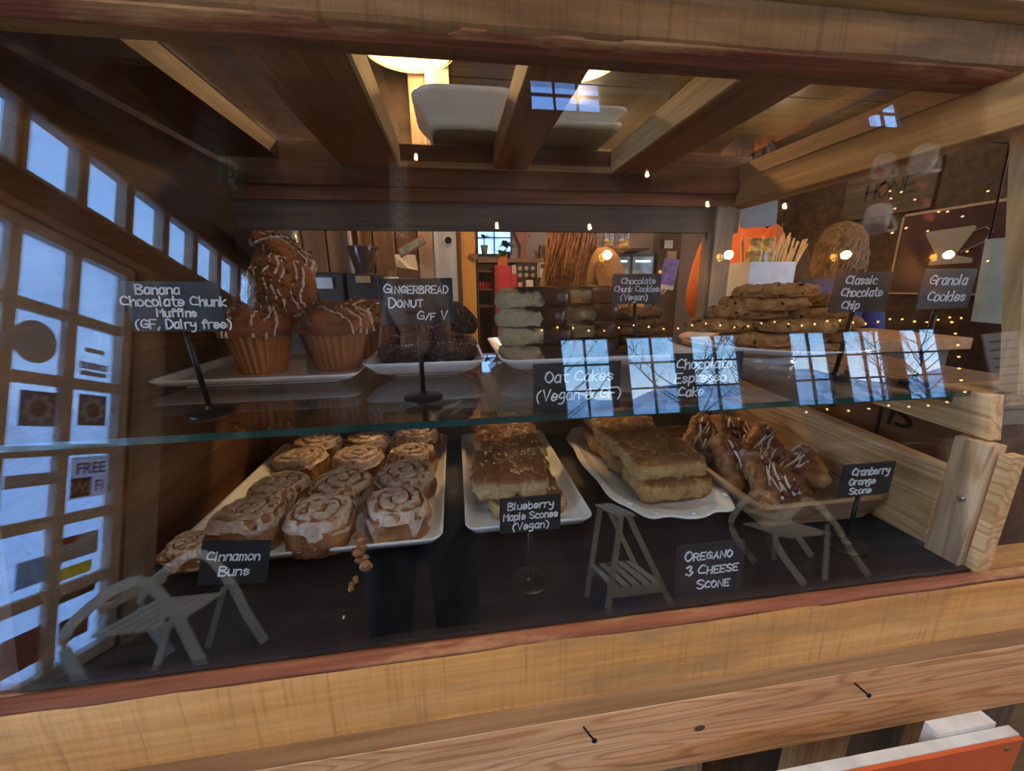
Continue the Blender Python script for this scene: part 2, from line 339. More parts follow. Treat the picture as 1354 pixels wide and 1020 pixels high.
def ribbon(mb, q, wd, y, mi=0):
    n = len(q); L_ = []; R_ = []
    if n == 1: q = [q[0], (q[0][0]+wd, q[0][1])]; n = 2
    for i in range(n):
        a = q[max(i-1, 0)]; b = q[min(i+1, n-1)]; dx, dz = b[0]-a[0], b[1]-a[1]; l = math.hypot(dx, dz) or 1
        nx, nz = -dz/l*wd/2, dx/l*wd/2; ex = 0
        px, pz = q[i]
        if i == 0: px -= dx/l*wd*.4; pz -= dz/l*wd*.4
        if i == n-1: px += dx/l*wd*.4; pz += dz/l*wd*.4
        L_.append((px+nx, y, pz+nz)); R_.append((px-nx, y, pz-nz))
    vs = L_+R_; yb = y+.0009
    vs += [(p[0], yb, p[2]) for p in vs]
    fs = []
    for i in range(n-1):
        fs.append((i, i+1, n+i+1, n+i)); fs.append((2*n+i, 2*n+n+i, 2*n+n+i+1, 2*n+i+1))
        fs.append((i, 2*n+i, 2*n+i+1, i+1)); fs.append((n+i, n+i+1, 3*n+i+1, 3*n+i))
    mb.add(vs, fs, mi)
# ================================================================ the setting
W_DARK = mat_wood('dark_boards', ((.030, .018, .010), (.060, .034, .018), (.11, .065, .035)), 'Y', .6)
W_CEIL = mat_wood('ceiling_boards', ((.09, .06, .03), (.17, .12, .06), (.27, .20, .11)), 'X', .5, rough=.42, bump=.003)
W_LOG = mat_wood('log_wood', ((.07, .035, .018), (.16, .08, .035), (.28, .15, .07)), 'Y', .4, stain=(.05, .03, .02), stain_amt=.7)
W_FRAME = mat_wood('window_frame_wood', ((.40, .34, .26), (.56, .49, .39), (.68, .60, .50)), 'Z', 1.0)
W_FLOOR = mat_wood('floor_boards', ((.07, .045, .028), (.13, .085, .05), (.2, .13, .08)), 'X', .4, rough=.4)
PLASTER = mat_plain('plaster', (.30, .26, .24), .9, var=.08)
GLASS = mat_glass('pane_glass', tint=(.97, .98, .98))
SNOW = mat_plain('snow', (.82, .84, .88), .9, var=.15, nscale=.6)
BARK = mat_plain('tree_bark', (.10, .075, .06), .9)

def wall_with_holes(name, plane, pos, thick, span, zspan, holes, m):
    """plane 'X' or 'Y'; span along the other horizontal axis; holes = [(a0,a1,z0,z1)]"""
    mb = MB()
    xs = sorted({span[0], span[1]} | {h[0] for h in holes} | {h[1] for h in holes}); zs = sorted({zspan[0], zspan[1]} | {h[2] for h in holes} | {h[3] for h in holes})
    for i in range(len(xs)-1):
        run = None
        for k in range(len(zs)-1):
            cx, cz = (xs[i]+xs[i+1])/2, (zs[k]+zs[k+1])/2
            if any(h[0] < cx < h[1] and h[2] < cz < h[3] for h in holes):
                if run is not None: _wb(mb, plane, pos, thick, xs[i], xs[i+1], run, zs[k]); run = None
            elif run is None: run = zs[k]
        if run is not None: _wb(mb, plane, pos, thick, xs[i], xs[i+1], run, zs[-1])
    return struct(mb.build(name, m))
def _wb(mb, plane, pos, th, a0, a1, z0, z1):
    if plane == 'X': mb.box((pos, a0, z0), (pos+th, a1, z1))
    else: mb.box((a0, pos, z0), (a1, pos+th, z1))
XL, XR, YB, YF = -2.0, 8.2, -3.6, 4.6
fl = struct(MB().box((XL-.1, YB-.1, -.06), (XR+.1, YF+.1, -.02)).build('floor', W_FLOOR))
pm = None
for i in range(16):                                   # boards of the front room floor that the glass mirrors
    y0 = YB+i*.20
    if pm is None: pm = MB().box((0, 0, -.02), (XR-XL, .194, 0)).build('plank', W_FLOOR, fl, loc=(XL, y0, 0))
    else: c = pm.copy(); COL.objects.link(c); c.location = (XL, y0, 0)
ground = struct(MB().box((-40, -60, -.5), (50, 40, -.4)).build('ground_outside', SNOW))
hill = MB()
ring = []
for k in range(2):
    ring.append([(x*1.0, -26-(k*6), [-.4, 4.4+2.4*noise.noise(Vector((x*.11, 0, 0)))][k]) for x in range(-36, 50, 3)])
ring.append([(p[0], -50, 1.0) for p in ring[0]]); hill.loft(ring, False, False, closed=False)
struct(hill.build('hill_outside', mat_plain('far_woods', (.66, .64, .60), .9, var=.45, nscale=.8)))

# door and transom openings in the left wall, windows in the back wall
door_hole = (-1.79, -.49, .02, 2.23)
trans = [(-.205-.307*i-.262, -.205-.307*i, 2.445, 2.765) for i in range(10)]
wall_with_holes('wall_left', 'X', XL-.045, .045, (YB, YF), (0, 6.7), [door_hole]+trans, W_DARK)
WX = [(1.20, 1.84), (2.03, 2.69), (2.87, 3.53), (4.24, 4.82), (5.03, 5.66), (5.90, 6.56)]
HX = [(1.05, 2.05), (6.0, 6.62)]
wall_with_holes('wall_behind_camera', 'Y', YB-.05, .05, (XL, XR), (0, 6.7), [(a, b, 1.17, 2.15) for a, b in WX]+[(a, b, 5.10, 5.64) for a, b in HX], mat_wood('wall_boards', ((.09, .06, .035), (.17, .11, .06), (.24, .17, .10)), 'Z', .4))
struct(MB().box((XR, YB, 0), (XR+.15, YF, 6.7)).build('wall_right', W_DARK))
struct(MB().box((XL, YF, 0), (XR, YF+.15, 1.58)).box((XL, YF, 1.58), (.27, YF+.15, 2.5)).box((.66, YF, 1.58), (XR, YF+.15, 2.5)).box((.27, YF, 1.95), (.66, YF+.15, 2.5)).build('wall_kitchen', mat_plain('kitchen_plaster', (.36, .30, .32), .9, var=.06)))
struct(MB().box((XL, YB, 6.7), (XR, .62, 6.85)).build('ceiling_high', W_CEIL))
cl = struct(MB().box((XL, .62, 2.42), (XR, YF, 2.5)).build('ceiling_loft', W_CEIL))
b0 = None
for i in range(11):
    y0 = .62+i*.2
    if b0 is None: b0 = MB().box((0, 0, 0), (XR-XL, .192, .022)).build('plank', W_CEIL, cl, loc=(XL, y0, 2.398))
    else: c = b0.copy(); COL.objects.link(c); c.location = (XL, y0, 2.398+.004*(i % 2))
struct(MB().box((XL, .50, 2.40), (XR, .62, 6.7)).build('wall_loft', W_DARK))

FR = W_FRAME
STEAM = mat_steam('steamed_glass')
def window_unit(name, plane, pos, a0, a1, z0, z1, nc, nr, fm, bar=.028, fw=.04, depth=.07, sgn=1, gm=None):
    root = bpy.data.objects.new(name, None); COL.objects.link(root); root['kind'] = 'structure'
    def bx(mb, p0, p1, q0, q1, d0, d1):
        if plane == 'X': mb.box((pos+d0, p0, q0), (pos+d1, p1, q1))
        else: mb.box((p0, pos+d0, q0), (p1, pos+d1, q1))
    for r in ((a0, a0+fw, z0, z1), (a1-fw, a1, z0, z1), (a0+fw, a1-fw, z0, z0+fw), (a0+fw, a1-fw, z1-fw, z1)):
        mb = MB(); bx(mb, *r, -depth, .012); mb.build('frame', fm, root)
    for i in range(1, nc):
        x = a0+fw+(a1-a0-2*fw)*i/nc; mb = MB(); bx(mb, x-bar/2, x+bar/2, z0+fw, z1-fw, -depth*.7, 0); mb.build('muntin', fm, root)
    for k in range(1, nr):
        z = z0+fw+(z1-z0-2*fw)*k/nr; mb = MB(); bx(mb, a0+fw, a1-fw, z-bar/2, z+bar/2, -depth*.7, -.002); mb.build('muntin', fm, root)
    for i in range(nc):
        for k in range(nr):
            x0 = a0+fw+(a1-a0-2*fw)*i/nc; x1 = a0+fw+(a1-a0-2*fw)*(i+1)/nc; w0 = z0+fw+(z1-z0-2*fw)*k/nr; w1 = z0+fw+(z1-z0-2*fw)*(k+1)/nr
            mb = MB(); bx(mb, x0, x1, w0, w1, -.036, -.032); mb.build('pane', gm or GLASS, root)
    return root
DKF = mat_plain('dark_frame_paint', (.035, .035, .04), .5)
for i, (a, b) in enumerate(WX): window_unit('window_%d' % (i+1), 'Y', YB, a, b, 1.17, 2.15, 2, 3, DKF, fw=.022, bar=.022, depth=.045)
for i, (a, b) in enumerate(HX): window_unit('window_%d' % (i+7), 'Y', YB, a, b, 5.10, 5.64, 3 if i < 1 else 2, 2, DKF, depth=.045)
for i, t in enumerate(trans): window_unit('window_%d' % (i+11), 'X', XL+.012, t[0]-.012, t[1]+.012, t[2]-.012, t[3]+.012, 1, 1, FR, fw=.02, depth=.05)
window_unit('window_22', 'Y', YF+.03, .27, .66, 1.58, 1.95, 2, 2, DKF, fw=.015, bar=.01, sgn=-1, gm=mat_thin('dimmed_window_glass', (.8, .82, .83), .95, .35))  # half-opaque pane put in to dim the bright sky; no curtain hangs there
door = window_unit('door_1', 'X', XL, -1.79, -.49, .02, 2.23, 4, 6, FR, bar=.055, fw=.06, depth=.05, gm=STEAM)
struct(MB().box((XL-.02, -2.04, 0), (XL+.035, -1.84, 2.28)).box((XL-.02, -1.84, 2.235), (XL+.035, -.3, 2.28)).build('trim_1', mat_wood('jamb_wood', ((.22, .17, .12), (.36, .29, .21), (.5, .42, .32)), 'Z', 1)))
struct(MB().box((XL, -3.6, 2.28), (XL+.05, .4, 2.40)).build('trim_2', W_LOG))
# stickers on the door panes (facing outdoors, so their words are mirrored from inside)
def txt_mesh(body, size, m, parent, name, mat4, extrude=.0006):
    cu = bpy.data.curves.new(name, 'FONT'); cu.body = body; cu.size = size; cu.extrude = extrude; cu.align_x = 'CENTER'; cu.offset = size*.012; cu.resolution_u = 3
    t = bpy.data.objects.new(name, cu); me = bpy.data.meshes.new_from_object(t); bpy.data.objects.remove(t); bpy.data.curves.remove(cu)
    me.transform(mat4); me.materials.append(m); me['flat'] = 1
    o = bpy.data.objects.new(name, me); COL.objects.link(o); o.parent = parent; return o
STK_W = mat_paper('sticker_white', (.8, .8, .8), .6); STK_D = mat_paper('sticker_dark', (.03, .03, .035), .6); STK_G = mat_paper('sticker_grey', (.20, .22, .23), .6)
STK_T = mat_paper('sticker_brown', (.50, .42, .33), .7); STK_Y = mat_paper('sticker_yellow', (.8, .62, .12), .6); STK_R = mat_paper('sticker_maroon', (.25, .06, .05), .7)
def sticker(name, y0, y1, z0, z1, m, label, x=-.025):
    o = MB().box((XL+x, y0, z0), (XL+x+.001, y1, z1)).build(name, m); return tag(o, label, 'sticker')
# columns between y -1.725 and -.655: four of .2675
s = sticker('wifi_sticker', -1.735, -1.505, .865, 1.085, STK_W, 'white sticker reading FREE WiFi on a pane of the glazed door')
def mir(y, z): return Matrix(((0, 0, 1, XL-.0235), (-1, 0, 0, y), (0, 1, 0, z), (0, 0, 0, 1)))    # reads right in the case glass
txt_mesh('FREE', .085, STK_D, s, 'lettering', mir(-1.62, .995))
MB().box((XL-.0245, -1.625, .875), (XL-.0235, -1.51, .975)).build('black_field', STK_D, s)
txt_mesh('Wi', .085, STK_W, s, 'lettering', Matrix(((0, 0, 1, XL-.022), (-1, 0, 0, -1.565), (0, 1, 0, .895), (0, 0, 0, 1))))
txt_mesh('Fi', .085, STK_D, s, 'lettering', mir(-1.675, .895))
for (y0, zc, lb) in ((-1.32, 1.33, 'square grey gear sticker on the door, nearer the hinge'), (-1.607, 1.34, 'square grey gear sticker on the door, nearer the latch')):
    s = sticker('gear_sticker', y0-.085, y0+.085, zc-.085, zc+.085, STK_G, lb)
    g = []
    for i in range(32):
        t = 2*PI*i/32; r = .075 if (i//2) % 2 else .058
        g.append((y0+r*math.cos(t), zc+r*math.sin(t)))
    MB().prism(g, XL-.0238, XL-.0225, axis='X').build('gear', STK_W, s); MB().prism([(y0+.04*math.cos(2*PI*i/24), zc+.04*math.sin(2*PI*i/24)) for i in range(24)], XL-.0224, XL-.0215, axis='X').build('disc', STK_G, s)
o = MB().prism([(-1.284+.105*math.cos(2*PI*i/32), 1.654+.105*math.sin(2*PI*i/32)) for i in range(32)], XL-.026, XL-.024, axis='X').build('round_sticker', STK_T); tag(o, 'large round brown sticker on a glazed door pane', 'sticker')
s = sticker('bank_sticker', -1.69, -1.51, 1.565, 1.605, STK_W, 'narrow white sticker with dark capital letters on the door')
txt_mesh('OYBILE', .045, STK_D, s, 'lettering', Matrix(((0, 0, 1, XL-.0235), (1, 0, 0, -1.60), (0, 1, 0, 1.57), (0, 0, 0, 1))))
sticker('faded_sticker', -1.68, -1.52, 1.53, 1.555, STK_T, 'faded brown strip sticker below the lettered one on the door')
sticker('tape_strip', -1.66, -1.54, 1.66, 1.685, STK_T, 'small brown strip of tape high on the door')
sticker('brown_notice', -1.69, -1.48, .56, .68, STK_T, 'brown notice stuck on the third door pane from the floor')
sticker('red_notice', -1.56, -1.48, .645, .68, STK_R, 'small maroon corner label over the brown notice', x=-.023)
sticker('yellow_notice', -1.66, -1.49, .47, .53, STK_Y, 'small yellow notice on the glazed door')
sticker('brown_banner', -1.42, -1.20, .96, 1.02, STK_T, 'wide brown banner sticker on the door below the gear')
sticker('payment_sticker', -1.42, -1.28, .50, .62, mat_paper('sticker_blue', (.35, .5, .55), .6), 'pale blue square payment sticker low on the door')
sticker('maroon_notice', -1.42, -1.24, .14, .30, STK_R, 'maroon notice at the foot of the door')
sticker('dark_strip', -1.69, -1.47, .36, .40, STK_D, 'long dark strip sticker near the foot of the door')
sticker('dark_notice', -1.66, -1.50, .16, .27, STK_D, 'dark square notice lowest on the door')
# trees outside the windows
def tree(x, y, h, seed, label):
    rnd = random.Random(seed); t = thing('bare_tree', (x, y, -.4), label, 'tree', 'bare trees outside the windows')
    MB().tube([(0, 0, 0), (.05, 0, h*.4), (-.05, .05, h)], [.09, .06, .015], 6).build('trunk', BARK, t)
    mb = MB()
    for i in range(26):
        z = h*(.25+.7*i/26); a = rnd.random()*6.28; l = (h-z)*.45+.4; dx, dy = math.cos(a)*l, math.sin(a)*l*.6
        p = [(0, 0, z), (dx*.5, dy*.5, z+l*.35), (dx, dy, z+l*.9)]; mb.tube(p, [.022, .015, .006], 4)
        for k in range(5):
            b = rnd.random(); q = Vector(p[1]).lerp(Vector(p[2]), b); e2 = q+Vector((rnd.uniform(-.6, .6), rnd.uniform(-.3, .3), rnd.uniform(.2, .8))); mb.tube([q, e2], [.009, .004], 3)
    tag(mb.build('branches', BARK, t), kind='stuff')
for i, (x, y, h) in enumerate(((-3.5, -14, 5), (.5, -10, 6), (4.2, -14.5, 7), (6.6, -9.5, 5.5), (11.2, -12.5, 6), (14.5, -17, 7), (17.8, -12, 6), (22, -17, 6.5))):
    tree(x, y, h, i, 'bare tree outside, %s' % ('first beyond the left window', 'behind the second pane group', 'tall with a forked crown', 'short one by the gap', 'behind the fourth window', 'tall one behind the fifth window', 'outside the last window', 'furthest right outside')[i])

# ================================================================ the display case
BEAM = mat_wood('sawn_beam', ((.50, .22, .055), (.66, .325, .095), (.76, .43, .16)), 'X', 1.0, stain=(.25, .16, .08), stain_amt=.6, saw=True)
BEAM2 = mat_wood('sawn_beam_dark', ((.17, .085, .028), (.32, .17, .065), (.52, .30, .12)), 'X', 1.0, stain=(.10, .065, .04), stain_amt=.85, saw=True)
BARKM = mat_wood('bark_edge', ((.14, .04, .02), (.30, .095, .045), (.46, .19, .09)), 'X', 1.2, stain=(.66, .38, .15), stain_amt=.8, bump=.004, rough=.75)
FIR = mat_wood('fir_board', ((.66, .34, .15), (.78, .43, .20), (.84, .50, .26)), 'X', .8, rings=1.3)
LEDGE = mat_wood('ledge_board', ((.19, .10, .045), (.29, .165, .08), (.37, .22, .11)), 'X', 1.2)
CASEW = mat_wood('case_joist', ((.20, .095, .035), (.32, .16, .065), (.42, .225, .10)), 'Y', 1.0)
CASEL = mat_wood('case_light_wood', ((.46, .27, .11), (.64, .41, .19), (.76, .52, .27)), 'Y', 1.0, rings=.8)
CASELZ = mat_wood('case_light_wood_upright', ((.46, .29, .15), (.60, .41, .23), (.70, .50, .30)), 'Z', 1.0, rings=.8)
CASED = mat_wood('case_dark_wood', ((.07, .035, .016), (.13, .065, .030), (.20, .11, .05)), 'Y', 1.0)
CASEX = mat_wood('case_header_wood', ((.11, .05, .025), (.20, .09, .045), (.30, .15, .08)), 'X', .8, stain=(.05, .025, .015), stain_amt=.8)
GREYW = mat_wood('grey_board', ((.14, .12, .10), (.24, .21, .17), (.34, .30, .25)), 'X', .8)
case = thing('display_case', (0, 0, 0), 'rustic timber bakery display case with a leaning glass front and glass shelf', 'display case')
def gline(z): return .376+math.tan(math.radians(10.5))*(z-.846)
X0, X1 = -.62, .98
# bottom beam: rough face plus reddish bark edge on its top inner corner
def wob(x, s, a, k): return a*noise.noise(Vector((x*s, k, 0)))
nseg = 90
rings = []
for i in range(nseg+1):
    x = X0+(X1-X0)*i/nseg; w1 = wob(x, 6, .0022, 1)+wob(x, 30, .0008, 2)
    rings.append([(x, .355, .757), (x, .3555+.001*wob(x, 40, 1, 5), .8385+w1), (x, .3575, .8425+w1), (x, .420, .8425), (x, .420, .757)])
MB().loft([[tuple(p) for p in r] for r in rings]).build('lower_beam', BEAM, case, smooth='auto')
rings = []
for i in range(nseg+1):
    x = X0+(X1-X0)*i/nseg; w1 = wob(x, 9, .0025, 3)+wob(x, 40, .0008, 4); w2 = wob(x, 12, .0015, 7)
    rings.append([(x, .3578+w2, .8428), (x, .361+w1*.5, .8462+w1*.3), (x, .372, .8475+w2), (x, .3762, .8465), (x, .3762, .8420)])
MB().loft(rings).build('bark_edge', BARKM, case, smooth=True)
MB().box((X0, .334, .645), (X1, .420, .756)).build('lower_rail', [FIR], case, bevel=.0015)
MB().box((X0, .3345, .7562), (X1, .3555, .7572)).build('ledge', LEDGE, case)
for (x, z, big) in ((.499, .731, 1), (.136, .735, 1)):
    MB().tube([(x-.003, .334, z+.002), (x, .322, z-.001)], .0016, 8).lathe([(.004, 0), (.0045, .001), (.003, .0018)], 12, (0, 0, 0)).build('nail', mat_plain('iron', (.02, .02, .03), .4, .9), case) if False else \
        MB().tube([(x-.010, .333, z+.008), (x-.004, .326, z+.003), (x, .3225, z)], .0013, 8).ball((x, .322, z), .0034, 10, 6, sc=(1, .5, 1)).build('nail', mat_plain('iron', (.02, .02, .03), .4, .9), case)
MB().ball((.277, .3337, .707), .006, 12, 6, sc=(1.2, .15, .8)).build('knot', mat_plain('knot', (.10, .045, .025), .7, bump=.004, nscale=300), case)
# under the rail: vertical slats over rough backing
bkw = mat_wood('rough_backing', ((.07, .05, .03), (.16, .11, .07), (.26, .19, .12)), 'Z', .7)
MB().box((X0, .420, .30), (X1, .44, .645)).build('backing_board', bkw, case)
sl = mat_wood('slat_wood', ((.42, .26, .13), (.58, .37, .19), (.68, .46, .26)), 'Z', 1.2)
slat0 = None
for x, rz in ((.005, 0), (.24, .0), (.475, .0), (.70, .0)):
    if slat0 is None: slat0 = MB().box((0, .362, .30), (.072, .395, .645)).build('slat', sl, case, loc=(x, 0, 0))
    else: c = slat0.copy(); COL.objects.link(c); c.location = (x, 0, 0)
# top beam
rings = []
for i in range(nseg+1):
    x = X0+(X1-X0)*i/nseg; w1 = wob(x, 7, .003, 11)+wob(x, 30, .001, 12)
    rings.append([(x, .457, 1.529), (x, .4575, 1.489+w1), (x, .462, 1.4855+w1*.6), (x, .520, 1.486), (x, .520, 1.529)])
MB().loft(rings).build('upper_beam', BEAM2, case, smooth='auto')
rings = []
for i in range(nseg+1):
    x = X0+(X1-X0)*i/nseg; w1 = wob(x, 5, .006, 13)+wob(x, 20, .003, 14); t = max(0, min(1, (x+.02)/.22)) ; th = .0022+.001*wob(x, 16, 1, 9)
    y0 = .459+ (.012 if -.11 < x < .02 else 0) + max(0, w1)
    rings.append([(x, y0, 1.4862), (x, y0+.003, 1.4862-th), (x, .490, 1.4855-th), (x, .4955, 1.4850), (x, .4955, 1.4868)])
MB().loft(rings).build('bark_edge', BARKM, case, smooth=True)
MB().box((X0, .425, 1.530), (X1, .60, 1.556)).build('upper_rail', mat_wood('upper_rail_wood', ((.40, .24, .09), (.52, .32, .13), (.62, .40, .18)), 'X', .8), case, bevel=.002)
# front glass: a leaning slab
th = math.radians(10.5)
za, zb = .846, 1.487
g = MB(); ya, yb = gline(za), gline(zb)
g.add([(-.47, ya, za), (.86, ya, za), (.86, ya+.005, za), (-.47, ya+.005, za), (-.47, yb, zb), (.86, yb, zb), (.86, yb+.005, zb), (-.47, yb+.005, zb)], [(0, 3, 2, 1), (4, 5, 6, 7), (0, 1, 5, 4), (1, 2, 6, 5), (2, 3, 7, 6), (3, 0, 4, 7)])
g.build('front_glass', mat_glass('front_glass', tint=(.965, .975, .975), f0=.055, smear=.010), case)
# glass shelf with green edge
SZ = 1.094
EDGE = mat_plain('glass_edge', (.012, .06, .055), .12, coat=.6, var=.3, nscale=15)
SG = mat_glass('shelf_glass', tint=(.95, .97, .96), f0=.045)
yf = gline(SZ)+.008
s_ = MB(); s_.box((-.462, yf, SZ-.008), (.70, .86, SZ))
o = s_.build('glass_shelf', [SG, EDGE], case)
for p in o.data.polygons:
    if abs(p.normal.y) > .5: p.material_index = 1
# base board, back board, sides
MB().box((-.47, .42, .815), (.72, 1.0, .845)).build('base_board', CASED, case)
MB().box((-.47, .985, .845), (.72, 1.0, 1.075)).build('back_board', mat_wood('back_board_wood', ((.10, .06, .03), (.17, .105, .055), (.24, .15, .08)), 'X', .8, rough=.35), case)
zt = 1.49
MB().add([(-.455, gline(.845)+.006, .845), (-.455, 1.0, .845), (-.455, 1.0, zt), (-.455, gline(zt)+.006, zt), (-.475, gline(.845)+.006, .845), (-.475, 1.0, .845), (-.475, 1.0, zt), (-.475, gline(zt)+.006, zt)],
         [(0, 1, 2, 3), (4, 7, 6, 5), (0, 4, 5, 1), (1, 5, 6, 2), (2, 6, 7, 3), (3, 7, 4, 0)]).build('side_panel', mat_wood('side_panel_wood', ((.055, .024, .010), (.115, .050, .020), (.19, .090, .035)), 'Y', 1.0), case)
MB().box((-.475, .425, .845), (-.435, .44, 1.0)).build('corner_post', CASED, case)
# right side: three boards, a leaning block, a post, a header and an open bay between
MB().add([(.705, .44, .846), (.705, .985, .846), (.705, .985, 1.005), (.705, .44, .975), (.725, .44, .846), (.725, .985, .846), (.725, .985, 1.005), (.725, .44, .975)],
         [(0, 1, 2, 3), (4, 7, 6, 5), (0, 4, 5, 1), (1, 5, 6, 2), (2, 6, 7, 3), (3, 7, 4, 0)]).build('side_plank', CASEL, case, bevel=.0015)
MB().add([(.704, .40, 1.031), (.704, .64, 1.043), (.704, .64, 1.085), (.704, .41, 1.092), (.724, .40, 1.031), (.724, .64, 1.043), (.724, .64, 1.085), (.724, .41, 1.092)],
         [(0, 1, 2, 3), (4, 7, 6, 5), (0, 4, 5, 1), (1, 5, 6, 2), (2, 6, 7, 3), (3, 7, 4, 0)]).build('side_plank', CASEL, case, bevel=.0015)
MB().box((.703, .64, 1.052), (.723, 1.0, 1.085)).build('side_plank', CASEL, case)
MB().box((.690, .386, .846), (.712, .428, 1.030)).build('side_block', CASELZ, case, bevel=.001)
MB().box((.700, .372, .846), (.722, .385, 1.02)).build('side_block', CASEL, case)
MB().lathe([(.0045, 0), (.005, .0015), (.003, .004)], 16).build('screw', mat_plain('steel', (.5, .5, .5), .3, 1), case, loc=(.690, .402, .945), rot=(0, -PI/2, 0))
MB().add([(.775, gline(1.086)+.006, 1.086), (.86, gline(1.086)+.006, 1.086), (.86, gline(1.086)+.026, 1.086), (.775, gline(1.086)+.026, 1.086), (.775, gline(1.486)+.006, 1.486), (.86, gline(1.486)+.006, 1.486), (.86, gline(1.486)+.026, 1.486), (.775, gline(1.486)+.026, 1.486)], [(0, 3, 2, 1), (4, 5, 6, 7), (0, 1, 5, 4), (1, 2, 6, 5), (2, 3, 7, 6), (3, 0, 4, 7)]).build('front_post', mat_wood('post_wood', ((.50, .32, .14), (.62, .42, .20), (.70, .50, .27)), 'Z', .7), case)
MB().box((.705, .445, 1.062), (.86, .50, 1.085)).build('side_ledge', CASEL, case, bevel=.001)
MB().box((.695, .44, 1.425), (.74, 1.0, 1.49)).build('side_header', mat_wood('side_header_wood', ((.30, .15, .045), (.46, .25, .085), (.56, .34, .13)), 'Y', .8), case, bevel=.002)
MB().box((.690, .50, 1.484), (.735, 1.0, 1.515)).build('side_header', CASEW, case)
# joists, back header, back upright
for (a, b, mm) in ((-.222, -.106, CASEW), (.098, .172, CASEW), (.372, .470, CASEW)):
    MB().box((a, .500, 1.49), (b, .975, 1.535)).build('joist', mm, case, bevel=.0015)
MB().box((-.455, .50, 1.50), (-.34, .975, 1.53)).build('joist', CASED, case)
MB().box((-.455, .952, 1.452), (.72, 1.0, 1.535)).build('back_header', CASEX, case, bevel=.002)
MB().box((-.455, .962, 1.425), (.72, 1.0, 1.4515)).build('back_header', mat_wood('header_edge_wood', ((.16, .07, .035), (.28, .13, .07), (.36, .19, .11)), 'X', .8), case)
MB().box((-.455, .972, 1.366), (.72, .99, 1.4245)).build('back_header', mat_wood('header_grey', ((.09, .07, .055), (.15, .12, .095), (.21, .17, .135)), 'X', .8), case)
MB().box((-.455, .962, .846), (-.40, .998, 1.366)).build('back_upright', CASED, case)
MB().box((.652, .962, .846), (.700, .998, 1.425)).build('back_upright', mat_wood('upright_grey', ((.20, .16, .11), (.32, .27, .20), (.42, .36, .28)), 'Z', 1), case)
MB().box((.635, .966, .846), (.651, .99, 1.366)).build('back_upright', mat_wood('upright_grey2', ((.12, .10, .08), (.2, .17, .13), (.28, .24, .18)), 'Z', 1), case)
# top glass panels between joists with thin warm edge strips
for (a, b) in ((-.334, -.222), (-.106, .098), (.172, .372), (.470, .69)):
    MB().box((a-.01, .50, 1.5365), (b+.01, .975, 1.5415)).build('top_glass', mat_glass('top_glass', tint=(.93, .92, .88), f0=.05, smear=.03), case)
for a in (-.106, .366): MB().box((a, .505, 1.49), (a+.006, .95, 1.536)).build('edge_strip', mat_wood('pale_strip', ((.45, .30, .12), (.6, .42, .2), (.7, .5, .27)), 'Y', 1), case)
MB().box((-.106, .944, 1.488), (.372, .952, 1.50)).build('edge_strip', mat_wood('pale_strip_x', ((.30, .20, .10), (.42, .29, .15), (.52, .37, .2)), 'X', 1), case)
# shelf rests
for x in (-.458, .698): MB().box((x, .45, SZ-.022), (x+.008, .86, SZ-.0085)).build('shelf_rest', CASED, case)

# black cloth on the base
mb = MB(); nx, ny = 60, 40; vs = []
for j in range(ny+1):
    for i in range(nx+1):
        x = -.452+1.155*i/nx; y = .377+.607*j/ny
        z = .8485+.0022*max(0, fbm((x*1.2, y*1.2, 2), 7, 3))+.0015*max(0, noise.noise(Vector((x*30, y*12, 1))))
        vs.append((x, y, z))
fs = [(j*(nx+1)+i, j*(nx+1)+i+1, (j+1)*(nx+1)+i+1, (j+1)*(nx+1)+i) for j in range(ny) for i in range(nx)]
CLOTH = mat_plain('black_cloth', (.005, .006, .009), .6, spec=.2, var=.5, nscale=40, bump=.0006)
o = mb.add(vs, fs).build('black_cloth', CLOTH, smooth=True); m_ = o.modifiers.new('solid', 'SOLIDIFY'); m_.thickness = .001
tag(o, 'creased black cloth lining the bottom of the case', 'cloth')
# crate-like sign board leaning below
wb = thing('painted_box', (0, 0, 0), 'orange-red painted wooden box with a white top edge below the case', 'box')
MB().box((.20, .2735, .50), (.664, .2845, .700)).build('white_board', mat_plain('worn_white_paint', (.62, .60, .57), .7, var=.22, nscale=25, bump=.001), wb, bevel=.0008)
MB().box((.21, .2690, .50), (.6625, .2733, .6985)).build('red_face', mat_plain('orange_red_paint', (.62, .11, .025), .45, var=.10, nscale=20), wb)
MB().box((.56, .2850, .60), (.645, .300, .706)).build('white_batten', mat_plain('worn_white_paint', (.62, .60, .57)), wb)
MB().lathe([(.0035, 0), (.0035, .001), (.002, .0018)], 12).build('screw', mat_plain('brass', (.4, .3, .15), .4, 1), wb, loc=(.640, .269, .689), rot=(PI/2, 0, 0))

t = thing('stencilled_crate', (.80, .48, 0), 'dark wooden crate with black stencilled numbers outside the right side boards', 'crate')
MB().box((0, 0, .30), (.30, .47, 1.055)).build('crate_body', CASED, t); MB().box((.02, .02, 0), (.28, .45, .30)).build('plinth', CASED, t)
mb = MB(); write(mb, [('016', -.26, .985, .045), ('15', -.10, .985, .045)], y=-.0012, pen=.007); o = tag(mb.build('lettering', STK_D, t), kind='stuff'); o.data.transform(Matrix(((0, 1, 0, 0), (-1, 0, 0, 0), (0, 0, 1, 0), (0, 0, 0, 1))))
MB().box((-.003, .13, .90), (0, .134, 1.05)).build('seam', STK_D, t)
